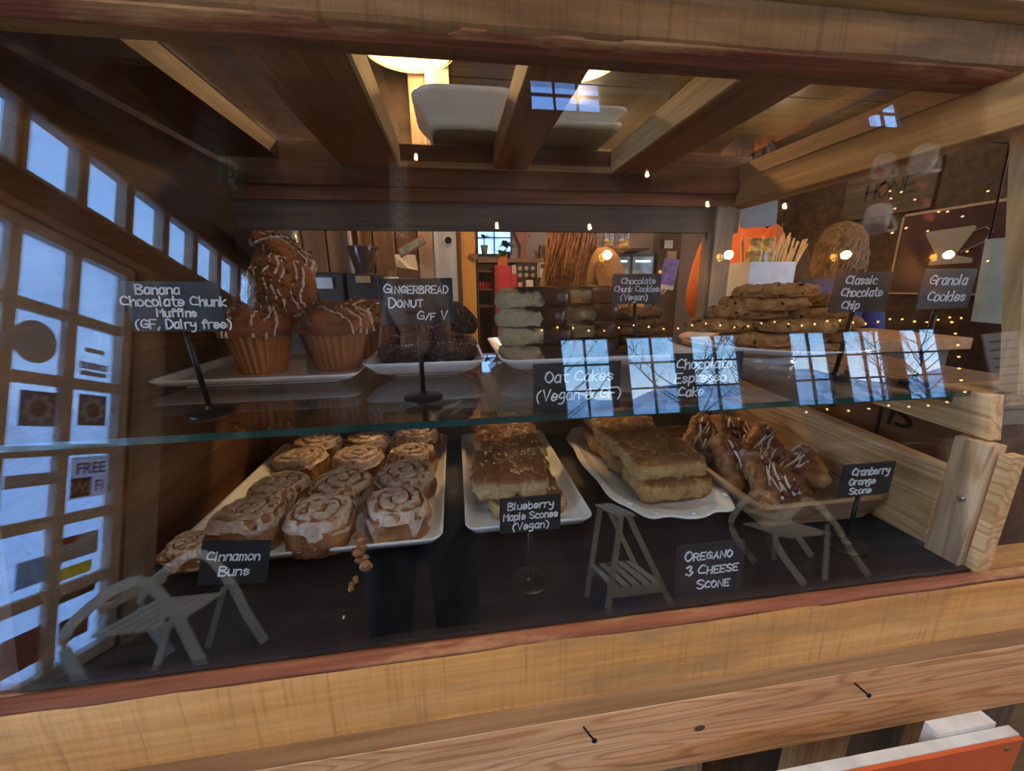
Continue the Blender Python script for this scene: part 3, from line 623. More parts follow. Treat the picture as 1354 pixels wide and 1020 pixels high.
# ================================================================ food builders
def resample(poly, n):
    P = [Vector((p[0], p[1])) for p in poly]; P.append(P[0]); L_ = [0]
    for i in range(1, len(P)): L_.append(L_[-1]+(P[i]-P[i-1]).length)
    out = []; k = 0
    for i in range(n):
        d = L_[-1]*i/n
        while L_[k+1] < d: k += 1
        t = (d-L_[k])/((L_[k+1]-L_[k]) or 1); out.append(P[k].lerp(P[k+1], t))
    return out
def puffy(mb, poly, h, n=72, bulge=.004, edge=.008, amp=.003, freq=40, seed=0, side_mask=0.0, top_mask=1.0, dome=.003, nside=6, ntop=9, mi=0, amp2=.0009, crack=0):
    """a baked slab: outline poly in metres, height h; attribute mask = side_mask on the cut sides, top_mask on crust"""
    pts = resample(poly, n); c = sum(pts, Vector((0, 0)))/n; R_ = sum((p-c).length for p in pts)/n
    rings = []; mk = []
    def ring(s_, off, z, m_):
        r = []
        for p in pts:
            d = (p-c); l = d.length; q = c+d*s_+d.normalized()*off
            r.append(Vector((q.x, q.y, z)))
        rings.append(r); mk.extend([m_]*n)
    for s_ in (.3, .7): ring(s_, 0, 0, .5)
    ring(1, -edge*.5, 0, .55)
    for k in range(nside+1):
        t = k/nside; ring(1, bulge*math.sin(PI*t), edge*.3+(h-edge*1.0)*t, side_mask if 0 < k < nside else .5*(side_mask+top_mask))
    ring(1, -edge*.35, h-edge*.22, top_mask)
    for k in range(1, ntop):
        t = k/ntop; ring(1-t, -edge*(1-t)*.7, h+dome*(1-(1-t)**2), top_mask)
    rings.append([Vector((c.x, c.y, h+dome)) for _ in pts]); mk.extend([top_mask]*n)
    sd = Vector((seed*3.1, seed*1.7, seed*.9))
    out = []; idx = 0
    for k, r in enumerate(rings):
        rr = []
        for p in r:
            d = Vector((p.x-c.x, p.y-c.y, (p.z-h*.5)*1.6)); dn = d.normalized() if d.length > 1e-6 else Vector((0, 0, 1))
            if k > nside+3: dn = Vector((dn.x*.3, dn.y*.3, 1)).normalized()
            q = p+sd
            v = amp*noise.fractal(q*freq, 1, 2, 4)+amp2*noise.noise(q*260)
            if crack:
                cr = abs(noise.noise(q*freq*.9+Vector((5, 5, 5)))); v -= crack*max(0, 1-cr*9)
            if p.z < .002 and k < 3: v *= .2
            mk[idx] += v*45
            rr.append(tuple(p+dn*v))
            if crack: mk[idx] -= .45*max(0, 1-cr*8)
            idx += 1
        out.append(rr)
    mb.loft(out, True, False, mi, mask=[max(.001, m) for m in mk])
    return out
def circ(r, n=48, wob_=0, seed=0):
    return [(r*(1+wob_*noise.noise(Vector((math.cos(2*PI*i/n)*1.3, math.sin(2*PI*i/n)*1.3, seed))))*math.cos(2*PI*i/n), r*(1+wob_*noise.noise(Vector((math.cos(2*PI*i/n)*1.3, math.sin(2*PI*i/n)*1.3, seed))))*math.sin(2*PI*i/n)) for i in range(n)]

CRUST = mat_vc('scone_crust', (.82, .60, .30), (.54, .27, .085), (.27, .10, .03), .5, 55, .007, coat=.25)
CRUST2 = mat_vc('cheese_scone_crust', (.80, .54, .22), (.56, .27, .065), (.24, .09, .025), .45, 60, .007, coat=.3, speck=((.12, .10, .03), 130, .10))
CRUST3 = mat_vc('cranberry_scone_crust', (.70, .42, .18), (.50, .22, .075), (.26, .095, .03), .5, 60, .005, coat=.2)
COOKIE = mat_vc('cookie_dough', (.36, .15, .045), (.66, .34, .12), (.80, .47, .20), .75, 70, .004, speck=((.05, .022, .012), 55, .13))
COOKIED = mat_vc('dark_cookie_dough', (.14, .065, .03), (.30, .15, .065), (.42, .23, .11), .75, 70, .004, speck=((.03, .015, .01), 55, .14))
OATM = mat_vc('oat_dough', (.66, .52, .29), (.80, .66, .40), (.88, .76, .52), .8, 90, .006)
CHOC = mat_plain('chocolate', (.040, .016, .010), .32, var=.25, nscale=35, bump=.0012, coat=.2)
GINGER = mat_vc('gingerbread_cake', (.055, .03, .02), (.085, .048, .032), (.13, .075, .05), .8, 80, .004)
SUGAR = mat_plain('sugar', (.60, .52, .50), .6)
MUFF = mat_vc('muffin_cake', (.46, .17, .06), (.33, .11, .038), (.16, .05, .02), .5, 60, .004, coat=.25)
CRUMB = mat_plain('crumble', (.20, .085, .035), .7, var=.35, nscale=90, bump=.001)
ICING = mat_plain('icing', (.74, .66, .58), .28, var=.06, nscale=30, coat=.4, sub=.15)
GLAZE = mat_plain('glaze', (.66, .54, .44), .25, var=.08, nscale=60, coat=.5, sub=.1)
LINER = mat_plain('paper_liner', (.46, .19, .07), .65, var=.2, nscale=30)
SEED = mat_plain('pumpkin_seed', (.26, .25, .09), .5, var=.2)
OATF = mat_plain('oat_flake', (.72, .55, .33), .6, var=.2)
BERRY = mat_plain('cranberry', (.10, .008, .012), .3, var=.4, nscale=200, bump=.0006, coat=.3)
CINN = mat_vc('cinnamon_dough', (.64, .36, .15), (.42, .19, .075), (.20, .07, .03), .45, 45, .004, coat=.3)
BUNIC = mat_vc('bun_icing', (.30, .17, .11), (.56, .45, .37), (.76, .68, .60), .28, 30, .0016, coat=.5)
WHITE = mat_plain('white_china', (.78, .80, .82), .16, var=.02, coat=.7)

def drizzle(mb, f, x0, x1, y0, y1, n, r=.0012, seed=0, slant=.3):
    """thin icing lines laid on a surface z = f(x, y)"""
    rnd = random.Random(seed)
    for k in range(n):
        t = (k+.5)/n; pts = []
        for i in range(12):
            s_ = i/11; x = x0+(x1-x0)*(t+slant*(s_-.5)*.6)+.0045*math.sin(s_*9+k*2.3+seed)+rnd.uniform(-.0015, .0015); y = y0+(y1-y0)*s_
            z = f(x, y)
            if z is None:
                if len(pts) > 1: mb.tube(pts, r, 5)
                pts = []; continue
            pts.append((x, y, z+r*.3))
        if len(pts) > 1: mb.tube(pts, [r*rnd.uniform(.35, 1.35) for _ in pts], 5)

# ---- muffin
def cap_r(t, seed, ph):    # profile of a muffin top; t 0 (rim underside) .. 1 (crown)
    a = [(0, .032, .049), (.15, .046, .0505), (.3, .0505, .057), (.5, .047, .070), (.7, .032, .080), (.87, .016, .0855), (1, .0003, .0870)]
    for i in range(len(a)-1):
        if t <= a[i+1][0]:
            u = (t-a[i][0])/(a[i+1][0]-a[i][0]); return a[i][1]+(a[i+1][1]-a[i][1])*u, a[i][2]+(a[i+1][2]-a[i][2])*u
    return a[-1][1:]
def make_muffin(seed):
    rnd = random.Random(seed); t = bpy.data.objects.new('muffin', None); COL.objects.link(t)
    # pleated paper liner, open at the top
    n = 96; rings = []
    for z, r in ((0, .0265), (.002, .0275), (.025, .0325), (.052, .0385), (.0525, .0378), (.025, .031), (.006, .026)):
        rings.append([((r+.0011*(1 if i % 4 < 2 else -1)*min(1, z/.01+.3))*math.cos(2*PI*i/n), (r+.0011*(1 if i % 4 < 2 else -1)*min(1, z/.01+.3))*math.sin(2*PI*i/n), z) for i in range(n)])
    MB().loft(rings, True, False).build('paper_liner', LINER, t)
    nr, na = 20, 64; rings = []; mk = []; P3 = {}
    for k in range(nr+1):
        r, z = cap_r(k/nr, seed, 0); ring = []
        for i in range(na):
            a = 2*PI*i/na; p = Vector((r*math.cos(a), r*math.sin(a), z)); q = p+Vector((seed*.37, 0, 0))
            d = .0065*noise.fractal(q*42, 1, 2, 5)+.0015*noise.noise(q*190); nn = Vector((p.x, p.y, (z-.05)*1.3)).normalized()
            p += nn*d; ring.append(tuple(p)); mk.append(max(.01, .3+.9*noise.noise(q*30)))
        rings.append(ring)
    MB().loft(rings, True, True, mask=mk).build('cake', MUFF, t, smooth=True)
    def surf(a, tt):
        k = tt*nr; i = int(a/(2*PI)*na) % na; k0 = min(int(k), nr-1); return Vector(rings[k0][i]).lerp(Vector(rings[k0+1][i]), k-k0)
    cr = MB()
    for j in range(260):
        a = rnd.random()*2*PI; tt = min(.99, abs(rnd.gauss(.85, .16))); tt = tt if tt < .99 else .9
        if rnd.random() < .25: a = rnd.gauss(seed*1.3, .6); tt = rnd.uniform(.3, .9)
        p = surf(a, tt); s_ = rnd.uniform(.0014, .0046)
        cr.ball(p+p.normalized()*s_*.2, s_, 5, 3, sc=(1, rnd.uniform(.5, 1), rnd.uniform(.5, .9)), rot=Matrix.Rotation(rnd.random()*3, 3, 'Z') @ Matrix.Rotation(rnd.random()*3, 3, 'X'))
    tag(cr.build('crumble_topping', CRUMB, t), kind='stuff')
    ic = MB()
    def zr(r):
        lo, hi = .3, 1.0
        for _ in range(20):
            md = (lo+hi)/2
            if cap_r(md, 0, 0)[0] > r: lo = md
            else: hi = md
        return lo
    for j in range(8):
        x = -.040+.0114*j+rnd.uniform(-.003, .003); pts = []; rr = []
        if rnd.random() < .15: continue
        for i in range(26):
            y = -.047+.094*i/25; xx = x+.003*math.sin(i*.5+j); r = math.hypot(xx, y); a = math.atan2(y, xx) % (2*PI)
            if r > .049:
                if pts: break
                continue
            p = surf(a, zr(r)); nn = Vector((p.x, p.y, (p.z-.05)*1.2)).normalized(); pts.append(p+nn*.0009); rr.append(rnd.uniform(.0005, .0022) if rnd.random() > .12 else .0001)
        if len(pts) > 3:
            for e_ in (0, -1):
                p = pts[e_]; a = math.atan2(p.y, p.x) % (2*PI); q = surf(a, .2); q2 = surf(a, .12) if rnd.random() < .5 else q
                q = q+Vector((q.x, q.y, 0)).normalized()*.001; q2 = q2+Vector((q2.x, q2.y, 0)).normalized()*.001+Vector((0, 0, -.003))
                if e_ == 0: pts = [q2, q]+pts; rr = [.0024, .0016]+rr
                else: pts = pts+[q, q2]; rr = rr+[.0016, .0026]
            ic.tube(pts, rr, 6)
    ic.build('icing_drizzle', ICING, t, smooth=True)
    for j in range(6):
        a = rnd.random()*2*PI; tt = rnd.uniform(.25, .75); p = surf(a, tt); nn = Vector((p.x, p.y, (p.z-.05))).normalized()
        rot = nn.to_track_quat('Z', 'Y').to_matrix() @ Matrix.Rotation(rnd.random()*3, 3, 'Z')
        MB().ball((0, 0, 0), .0052, 8, 5, sc=(1, .55, .25), rot=rot).build('pumpkin_seed', SEED, t, loc=p+nn*.001, smooth=True)
    return t
# ---- cinnamon bun
def make_bun(seed, w=.048, h=.052, pale=1.0):
    rnd = random.Random(seed); t = bpy.data.objects.new('cinnamon_bun', None); COL.objects.link(t)
    na, nr = 80, 26; turns = 2.6; dirn = 1 if seed % 2 else -1
    def rad(a): return w*(1+.06*math.cos(4*a+seed)+.05*noise.noise(Vector((math.cos(a)*1.5, math.sin(a)*1.5, seed))))
    def top(r, a):  # r 0..1
        ph = r*turns-dirn*a/(2*PI)+seed*.3; g_ = abs((ph % 1)-.5)*2      # 1 at the groove
        gr = max(0, g_-.72)/.28
        z = h+.006*(1-r*r)-.0075*gr*(1 if r > .07 else .3)+.002*noise.noise(Vector((r*math.cos(a)*3, r*math.sin(a)*3, seed)))
        if r > .86: z -= .010*((r-.86)/.14)**2
        return z, gr
    rings = []; mk = []
    for k in range(8):
        u = k/8; rr = [.82, .95, 1.0, 1.02, 1.03, 1.03, 1.02, 1.0][k]; z = [0, .002, .010, .019, .027, .034, .040, .0435][k]*h/.052
        ring = []
        for i in range(na):
            a = 2*PI*i/na; q = Vector((math.cos(a)*w, math.sin(a)*w, z)); d = .006*noise.fractal((q+Vector((seed, 0, 0)))*50, 1, 2, 5)
            rr2 = rad(a)*rr+d; ring.append((rr2*math.cos(a), rr2*math.sin(a), z)); mk.append(max(.01, min(1, .45+.8*noise.noise(q*35+Vector((seed, 0, 0)))-(.3 if z < .01 else 0))))
        rings.append(ring)
    for k in range(nr+1):
        r = 1-k/nr; ring = []
        for i in range(na):
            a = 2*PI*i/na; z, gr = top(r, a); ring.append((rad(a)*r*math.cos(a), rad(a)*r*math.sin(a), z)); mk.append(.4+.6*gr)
        rings.append(ring)
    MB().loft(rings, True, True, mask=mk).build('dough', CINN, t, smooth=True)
    # poured icing following the spiral, running over the side in places
    rings = []; mk = []
    for k in range(nr+1):
        r = 1-k/nr; ring = []
        for i in range(na):
            a = 2*PI*i/na; z, gr = top(r, a); e = .0013-.0060*gr*max(0, min(1, .75+2.2*noise.noise(Vector((math.cos(a)*3*r, math.sin(a)*3*r, seed+9)))))-.004*max(0, -.18-noise.noise(Vector((math.cos(a)*5*r, math.sin(a)*5*r, seed+2))))*6
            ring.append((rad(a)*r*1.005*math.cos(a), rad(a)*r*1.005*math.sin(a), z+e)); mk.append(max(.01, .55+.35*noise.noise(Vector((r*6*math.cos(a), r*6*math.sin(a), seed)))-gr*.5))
        rings.append(ring)
    drip = []
    for d in (0, 1, 2, 3):
        ring = []
        for i in range(na):
            a = 2*PI*i/na; ln = max(0, .12+1.5*noise.noise(Vector((math.cos(a)*2.2, math.sin(a)*2.2, seed+4.4))))*h*.75
            z = max(.004, top(1, a)[0]-.001-ln*(d+1)/4); rr = rad(a)*1.032+.0016*(1-(d == 3)*1.6) ; ring.append((rr*math.cos(a), rr*math.sin(a), z)); mk.insert(0, .6)
        drip.insert(0, ring)
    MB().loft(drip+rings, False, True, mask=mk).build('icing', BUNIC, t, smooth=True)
    return t
# ---- cookie, oat cake, donut, scones
def make_cookie(seed, r=.062, h=.017, m=None):
    t = bpy.data.objects.new('cookie', None); COL.objects.link(t); rnd = random.Random(seed)
    mb = MB(); puffy(mb, circ(r, 60, .10, seed), h, 120, .003, .008, .0060, 48, seed, .35, .6, .001, crack=.0032, ntop=18, amp2=.0018)
    mb.build('dough', m or COOKIE, t, smooth=True)
    ch = MB()
    for i in range(9):
        a = rnd.random()*6.28; q = r*rnd.uniform(.2, .98); z = h*rnd.uniform(.3, .6) if q > r*.88 else h+.001
        ch.ball((q*math.cos(a), q*math.sin(a), z), rnd.uniform(.003, .0055), 6, 4, sc=(1, .8, .5))
    tag(ch.build('chocolate_chips', mat_plain('choc_chip', (.03, .012, .008), .3), t), kind='stuff')
    return t
def make_oat(seed, a=.058, b=.05, h=.024):
    t = bpy.data.objects.new('oat_cake', None); COL.objects.link(t)
    mb = MB(); poly = rrect(a, b, .024, 8); puffy(mb, poly, h, 140, .003, .009, .0065, 60, seed, .55, .6, .001, amp2=.0022, crack=.002, nside=9)
    mb.build('oat_dough', OATM, t, smooth=True)
    # chocolate dipped end with a ragged edge
    rnd = random.Random(seed); n = 40; rings = []
    cut = [(-.006+.012*noise.noise(Vector((i*.45, seed, 0)))) for i in range(n)]
    outl = [p for p in resample(poly, 100)]
    secs = []
    for k in range(9):
        z = [0.003, .008, .014, h*.75, h+.001, h+.0055, h+.007, h+.0072, h+.0072][k]; s_ = [1.10, 1.13, 1.14, 1.13, 1.10, .95, .66, .35, .02][k]
        ring = []
        for i, p in enumerate(outl):
            x = p.x*s_; y = p.y*s_; c_ = (-.030 if k > 4 else .020)+.016*noise.noise(Vector((y*60, z*50, seed)))
            ring.append((max(x, c_+.0), y, z+.001*noise.noise(Vector((x*60, y*60, seed)))))
        secs.append(ring)
    MB().loft(secs, True, True).build('chocolate_coat', CHOC, t, smooth=True)
    return t
def make_donut(seed, R_=.034, r=.0175):
    t = bpy.data.objects.new('gingerbread_donut', None); COL.objects.link(t); rnd = random.Random(seed); rings = []; mk = []
    for i in range(48):
        a = 2*PI*i/48; ring = []
        for j in range(24):
            b = 2*PI*j/24; p = Vector(((R_+r*math.cos(b))*math.cos(a), (R_+r*math.cos(b))*math.sin(a), r*math.sin(b)+r)); q = p+Vector((seed, 0, 0))
            p += Vector((math.cos(b)*math.cos(a), math.cos(b)*math.sin(a), math.sin(b)))*(.0055*noise.fractal(q*42, 1, 2, 4)+.001*noise.noise(q*200)); ring.append(tuple(p)); mk.append(max(.01, .5+.5*noise.noise(q*30)))
        rings.append(ring)
    rings.append(rings[0]); mk += mk[:24]
    MB().loft(rings, False, False, mask=mk).build('cake', GINGER, t, smooth=True)
    sg = MB()
    for i in range(900):
        a = rnd.random()*6.28; b = rnd.random()*6.28; rr = r+.0012; p = ((R_+rr*math.cos(b))*math.cos(a), (R_+rr*math.cos(b))*math.sin(a), rr*math.sin(b)+r); s_ = rnd.uniform(.0007, .0014)
        sg.add([(p[0]-s_, p[1], p[2]), (p[0]+s_, p[1], p[2]), (p[0], p[1]+s_, p[2]), (p[0], p[1], p[2]+s_)], [(0, 2, 1), (0, 1, 3), (1, 2, 3), (2, 0, 3)])
    tag(sg.build('sugar_grains', SUGAR, t), kind='stuff')
    return t
def make_scone(seed, kind):
    t = bpy.data.objects.new({'b': 'blueberry_scone', 'o': 'cheese_scone', 'c': 'cranberry_scone'}[kind], None); COL.objects.link(t); rnd = random.Random(seed)
    if kind == 'b': poly, h, m = rrect(.062, .055, .010, 4), .038, CRUST
    elif kind == 'o': poly, h, m = rrect(.066, .050, .012, 4), .038, CRUST2
    else: poly, h, m = [(-.052, -.046), (0, -.050), (.052, -.046), (.055, -.038), (.012, .052), (0, .057), (-.012, .052), (-.055, -.038)], .036, CRUST3
    mb = MB(); puffy(mb, poly, h, 170, .004, .009, .0085, 40, seed, .10 if kind != 'c' else .35, .95, .004, crack=.0030, nside=9, ntop=24, amp2=.0024)
    mb.build('pastry', m, t, smooth=True)
    def f(x, y):
        if kind == 'c':
            if y > .05-abs(x)*2.1 or y < -.044: return None
        elif abs(x) > .054 or abs(y) > (.050 if kind == 'b' else .045): return None
        q = Vector((x, y, h+.002))+Vector((seed*3.1, seed*1.7, seed*.9)); return h+.003+.0055*noise.fractal(q*32, 1, 2, 4)
    if kind == 'b':
        mb = MB()
        for i in range(70):
            x, y = rnd.uniform(-.05, .05), rnd.uniform(-.046, .046); z = f(x, y)
            mb.ball((x, y, z+.0006), rnd.uniform(.0022, .0040), 6, 3, sc=(1, .7, .3), rot=Matrix.Rotation(rnd.uniform(-.5, .5), 3, 'X') @ Matrix.Rotation(rnd.random()*3, 3, 'Z'))
        tag(mb.build('oat_flakes', OATF, t), kind='stuff')
        pass
    if kind == 'c':
        mb = MB(); drizzle(mb, f, -.05, .05, -.045, .05, 6, .0014, seed, .6); drizzle(mb, f, -.05, .05, -.045, .05, 5, .0026, seed+5, .9); mb.build('glaze', GLAZE, t, smooth=True)
        for i in range(4):
            y = rnd.uniform(-.036, .03); x = rnd.uniform(-1, 1)*max(0, (.045-y)*.36); z = f(x, y) or h
            MB().ball((0, 0, 0), .0075, 10, 7, sc=(1, .9, .7)).build('cranberry', BERRY, t, loc=(x, y, z+.001), smooth=True)
    return t
def variants(fn, *argsets): return [fn(*a) for a in argsets]
USED = set()
def put(proto, loc, rot, name, label, cat, group):
    """first use moves the prototype itself, later uses copy it with its parts"""
    if proto.name in USED:
        r = dup(proto, loc, rot, label, group)
    else:
        USED.add(proto.name); r = proto; r.location = loc; r.rotation_euler = rot
    r['label'] = label; r['category'] = cat; r['group'] = group
    return r

# ================================================================ dishes
def tray(name, cx, cy, z, a, b, h, flare, r, label, rz=0, th_=.004, foot=True, mat=None, cat='tray', segs=8):
    t = thing(name, (cx, cy, z), label, cat, rz=rz); rings = []
    prof = [(-flare-.012, .0), (-flare-.006, .001), (-flare, .004), (-flare*.55, h*.35), (-flare*.15, h*.8), (0, h), (-.001, h+.0018), (-th_*1.4, h), (-flare*.6-th_, h*.4), (-flare-th_, .0065), (-flare-th_-.02, .006)]
    for d, zz in prof: rings.append([(p[0], p[1], zz+(.003 if foot else 0)) for p in rrect(a+d, b+d, max(.004, r+d*.6), segs)])
    MB().loft(rings).build('dish', mat or WHITE, t, smooth=True)
    if foot:
        rings = [[(p[0], p[1], zz) for p in rrect(a*k-flare, b*k-flare, r*.6, segs)] for k, zz in ((.86, 0), (.88, 0), (.90, .0045), (.84, .0045), (.84, 0))]
        MB().loft(rings).build('foot_rim', mat or WHITE, t, smooth=True)
    return t
BZ = .8515           # top of the cloth
tray('long_white_tray', -.229, .748, BZ, .196, .222, .020, .018, .02, 'long white rectangular tray full of iced cinnamon buns on the black cloth')
tray('white_square_platter', .105, .745, BZ, .104, .205, .022, .018, .018, 'white platter with a bowed front holding the flaked square scones')
# scalloped oval platter
t = thing('scalloped_platter', (.372, .742, BZ), 'white china platter with a scalloped moulded rim under the cheese scones', 'platter')
def scallop(s_, z, n=120, k=1.0):
    pts = []
    for i in range(n):
        a = 2*PI*i/n; e = 2.6; c_, s2 = math.cos(a), math.sin(a); x = .122*math.copysign(abs(c_)**(2/e), c_); y = .228*math.copysign(abs(s2)**(2/e), s2)
        w_ = 1+k*(.035*math.cos(4*a+PI)+.022*math.cos(12*a)); pts.append((x*w_*s_, y*w_*s_, z))
    return pts
MB().loft([scallop(.62, 0, k=0), scallop(.68, .001, k=0), scallop(.72, .008, k=.2), scallop(.9, .0165, k=.8), scallop(1.0, .021), scallop(1.005, .0235), scallop(.985, .0245), scallop(.93, .021, k=.9), scallop(.9, .0225, k=.8), scallop(.87, .0205, k=.7), scallop(.74, .011, k=.2), scallop(.68, .006, k=0), scallop(.2, .0055, k=0)]).build('dish', WHITE, t, smooth=True)
bd = MB()
for i in range(16):
    a = 2*PI*i/16; p = scallop(.955, .0255)[int(i*120/16)]; bd.ball(p, .006, 8, 5, sc=(1, 1, .3))
tag(bd.build('relief', WHITE, t, smooth=True), kind='stuff')
# slatted wooden crate with sloping sides
CRW = mat_wood('crate_wood', ((.20, .13, .065), (.34, .235, .13), (.46, .33, .19)), 'Y', 1.2, rings=.8)
CRWX = mat_wood('crate_wood_x', ((.20, .13, .065), (.34, .235, .13), (.46, .33, .19)), 'X', 1.2, rings=.8)
t = thing('wooden_crate', (0, 0, 0), 'shallow wooden tray with sloping sides holding the glazed triangular scones', 'wooden tray')
def quadboard(pts, th_, nrm):
    mb = MB(); n = Vector(nrm)*th_; a = [Vector(p) for p in pts]; b = [p+n for p in a]
    return mb.add(a+b, [(0, 1, 2, 3), (7, 6, 5, 4), (0, 4, 5, 1), (1, 5, 6, 2), (2, 6, 7, 3), (3, 7, 4, 0)])
xa, xb, ya_, yb_ = .485, .672, .505, .86; zb_, zt_ = BZ+.002, BZ+.043; o_ = .022
quadboard([(xa, ya_, zb_), (xb, ya_, zb_), (xb, yb_, zb_), (xa, yb_, zb_)], .006, (0, 0, 1)).build('bottom_board', CRW, t)
quadboard([(xa-.0, ya_, zb_), (xb, ya_, zb_), (xb+o_, ya_-o_*.6, zt_), (xa-o_, ya_-o_*.6, zt_)], .009, (0, .9, .3)).build('end_board', CRWX, t, bevel=.001)
quadboard([(xa, yb_, zb_), (xb, yb_, zb_), (xb+o_, yb_+o_*.6, zt_), (xa-o_, yb_+o_*.6, zt_)], .009, (0, -.9, .3)).build('end_board', CRWX, t, bevel=.001)
quadboard([(xa, ya_, zb_), (xa, yb_, zb_), (xa-o_, yb_+o_*.6, zt_), (xa-o_, ya_-o_*.6, zt_)], .009, (.9, 0, .3)).build('side_board', CRW, t, bevel=.001)
quadboard([(xb, ya_, zb_), (xb, yb_, zb_), (xb+o_, yb_+o_*.6, zt_), (xb+o_, ya_-o_*.6, zt_)], .009, (-.9, 0, .3)).build('side_board', CRW, t, bevel=.001)

tray('muffin_tray', -.303, .735, SZ+.0008, .149, .115, .013, .016, .02, 'long flat white tray carrying the muffins on the glass shelf')
tray('donut_bowl', -.052, .76, SZ+.0008, .098, .135, .026, .030, .022, 'deep white rectangular dish of gingerbread donuts on the shelf')
tray('oat_cake_tray', .255, .77, SZ+.0008, .185, .155, .026, .034, .03, 'wide white dish with flared ends under the oat cakes')
tray('cookie_dish', .655, .775, SZ+.0008, .15, .17, .026, .05, .08, 'white oval dish on a low foot piled with big cookies') if False else None
t = thing('cookie_dish', (.60, .685, SZ+.0008), 'wide round white dish on a low foot piled with big cookies', 'dish')
MB().lathe([(.05, 0), (.052, .002), (.048, .006), (.05, .012), (.085, .018), (.13, .029), (.162, .040), (.1625, .042), (.160, .0425), (.128, .033), (.085, .0225), (.04, .019), (0.001, .019)], 72).build('dish', WHITE, t, smooth=True)
t['label'] = 'wide round white dish on a low foot piled with big cookies'
# ================================================================ the food on its dishes
R = math.radians
mf = variants(make_muffin, (1,), (2,), (3,))
for m__ in mf: m__.scale = (1.27, 1.27, 1.27)
G = 'banana chocolate chunk muffins'
MZ = SZ+.0105
put(mf[0], (-.330, .722, MZ), (0, 0, .3), 'muffin', 'upright drizzled muffin just right of the banana muffin sign', 'muffin', G)
put(mf[1], (-.206, .722, MZ), (0, 0, 1.2), 'muffin', 'upright muffin at the right front of the tray beside the donut sign', 'muffin', G)
put(mf[2], (-.298, .835, MZ+.105), (R(70), R(-6), R(-4)), 'muffin', 'muffin lying on its side on top of the two front muffins', 'muffin', G)
put(mf[1], (-.175, .835, MZ), (0, 0, 2.6), 'muffin', 'muffin behind the right front one, half hidden by the donut sign', 'muffin', G)
put(mf[2], (-.388, .845, MZ), (0, 0, 4.0), 'muffin', 'dark muffin behind the banana muffin sign, far left of the tray', 'muffin', G)
put(mf[0], (-.385, .900, MZ+.140), (R(35), R(0), 2.0), 'muffin', 'topmost muffin at the back under the dark header', 'muffin', G)
put(mf[2], (-.272, .868, MZ), (0, 0, 5.0), 'muffin', 'back row muffin under the muffin that lies on its side', 'muffin', G)

dn = variants(make_donut, (1,), (2,))
G = 'gingerbread donuts'
DZ = SZ+.0115
for x, y, z, rx, ry, rz, lb in ((-.088, .735, .006, .15, -.1, 0, 'sugared dark donut at the left front of the deep dish'), (-.016, .730, .006, .2, .15, 1, 'sugared dark donut at the right front of the deep dish'),
      (-.090, .815, .004, .1, 0, 2, 'sugared dark donut behind the left front one'), (-.010, .815, .006, .2, .1, .4, 'sugared dark donut at the right back of the dish'),
      (-.062, .765, .044, .3, -.25, 1.3, 'donut resting on the two front donuts behind the sign'), (-.012, .790, .062, .55, .1, 2.2, 'topmost tilted donut of the gingerbread pile')):
    put(dn[1 if z > .05 or x < -.08 else 0], (x, y, DZ+z), (rx, ry, rz), 'gingerbread_donut', lb, 'donut', G)

oc = variants(make_oat, (1, .062, .052, .031), (2, .062, .052, .030), (3, .060, .052, .031))
G = 'chocolate dipped oat cakes'
OZ = SZ+.0115
names = ('bottom', 'second', 'third', 'top')
for i in range(4):
    put(oc[i % 3], (.146+.003*(i % 2)-.002*i, .735+.004*i, OZ+.0005+.0325*i-.002), (0, 0, R(-14+5*(i % 2))), 'oat_cake', '%s oat cake of the front pile, pale with a chocolate dipped end' % names[i], 'oat cake', G)
for i in range(4):
    put(oc[(i+1) % 3], (.262+.003*(i % 2), .800+.002*i, OZ+.0005+.0325*i), (0, 0, R(-12-6*(i % 2))), 'oat_cake', '%s oat cake of the pile behind the front one, mostly chocolate' % names[i], 'oat cake', G)
dk = variants(make_cookie, (11, .060, .014, COOKIED), (12, .058, .014, COOKIED))
for c_ in dk: c_.name = 'chocolate_cookie'
G = 'dark chocolate chunk cookies'
for i in range(5):
    put(dk[i % 2], (.375+.004*(i % 2), .790+.004*i, OZ+.002+.0175*i), (0, .03*(i % 2), i*1.3), 'cookie', '%s dark cookie of the stack below the chocolate chunk cookie sign' % ('lowest', 'second', 'middle', 'fourth', 'topmost')[i], 'cookie', G)
ck = variants(make_cookie, (1, .066, .018), (2, .070, .017), (3, .064, .019))
G = 'classic chocolate chip cookies'
CZ = SZ+.0235
spec = [(.545, .655, .000, .02, -.03, 'lowest cookie at the left front of the round dish'), (.672, .660, .002, 0, .03, 'lowest cookie at the right of the round dish, behind the chip sign'), (.610, .755, .001, 0, 0, 'lowest cookie at the back of the round dish'),
        (.553, .652, .020, .03, 0, 'second cookie up at the left front of the round dish'), (.680, .668, .021, .03, 0, 'second cookie up on the right side of the dish'),
        (.500, .690, .040, .02, .05, 'cookie jutting out furthest left from the big pile'), (.690, .672, .041, 0, -.03, 'third cookie up of the right side of the big pile'), (.598, .640, .041, .0, .02, 'third cookie up at the front middle of the big pile'),
        (.545, .690, .061, .02, 0, 'cookie of the fourth layer at the left of the big pile'), (.672, .680, .061, .0, .04, 'cookie of the fourth layer on the right, behind the chip sign'),
        (.566, .672, .081, .03, -.03, 'large cookie just under the topmost cookie of the big pile'), (.696, .685, .081, .0, .05, 'topmost cookie of the right side, showing past the chip sign'),
        (.580, .668, .101, .02, .02, 'topmost cookie of the big pile under the straw tub')]
for i, (x, y, z, rx, ry, lb) in enumerate(spec):
    put(ck[i % 3], (x, y, CZ+z), (rx, ry, i*1.9), 'cookie', lb, 'cookie', G)

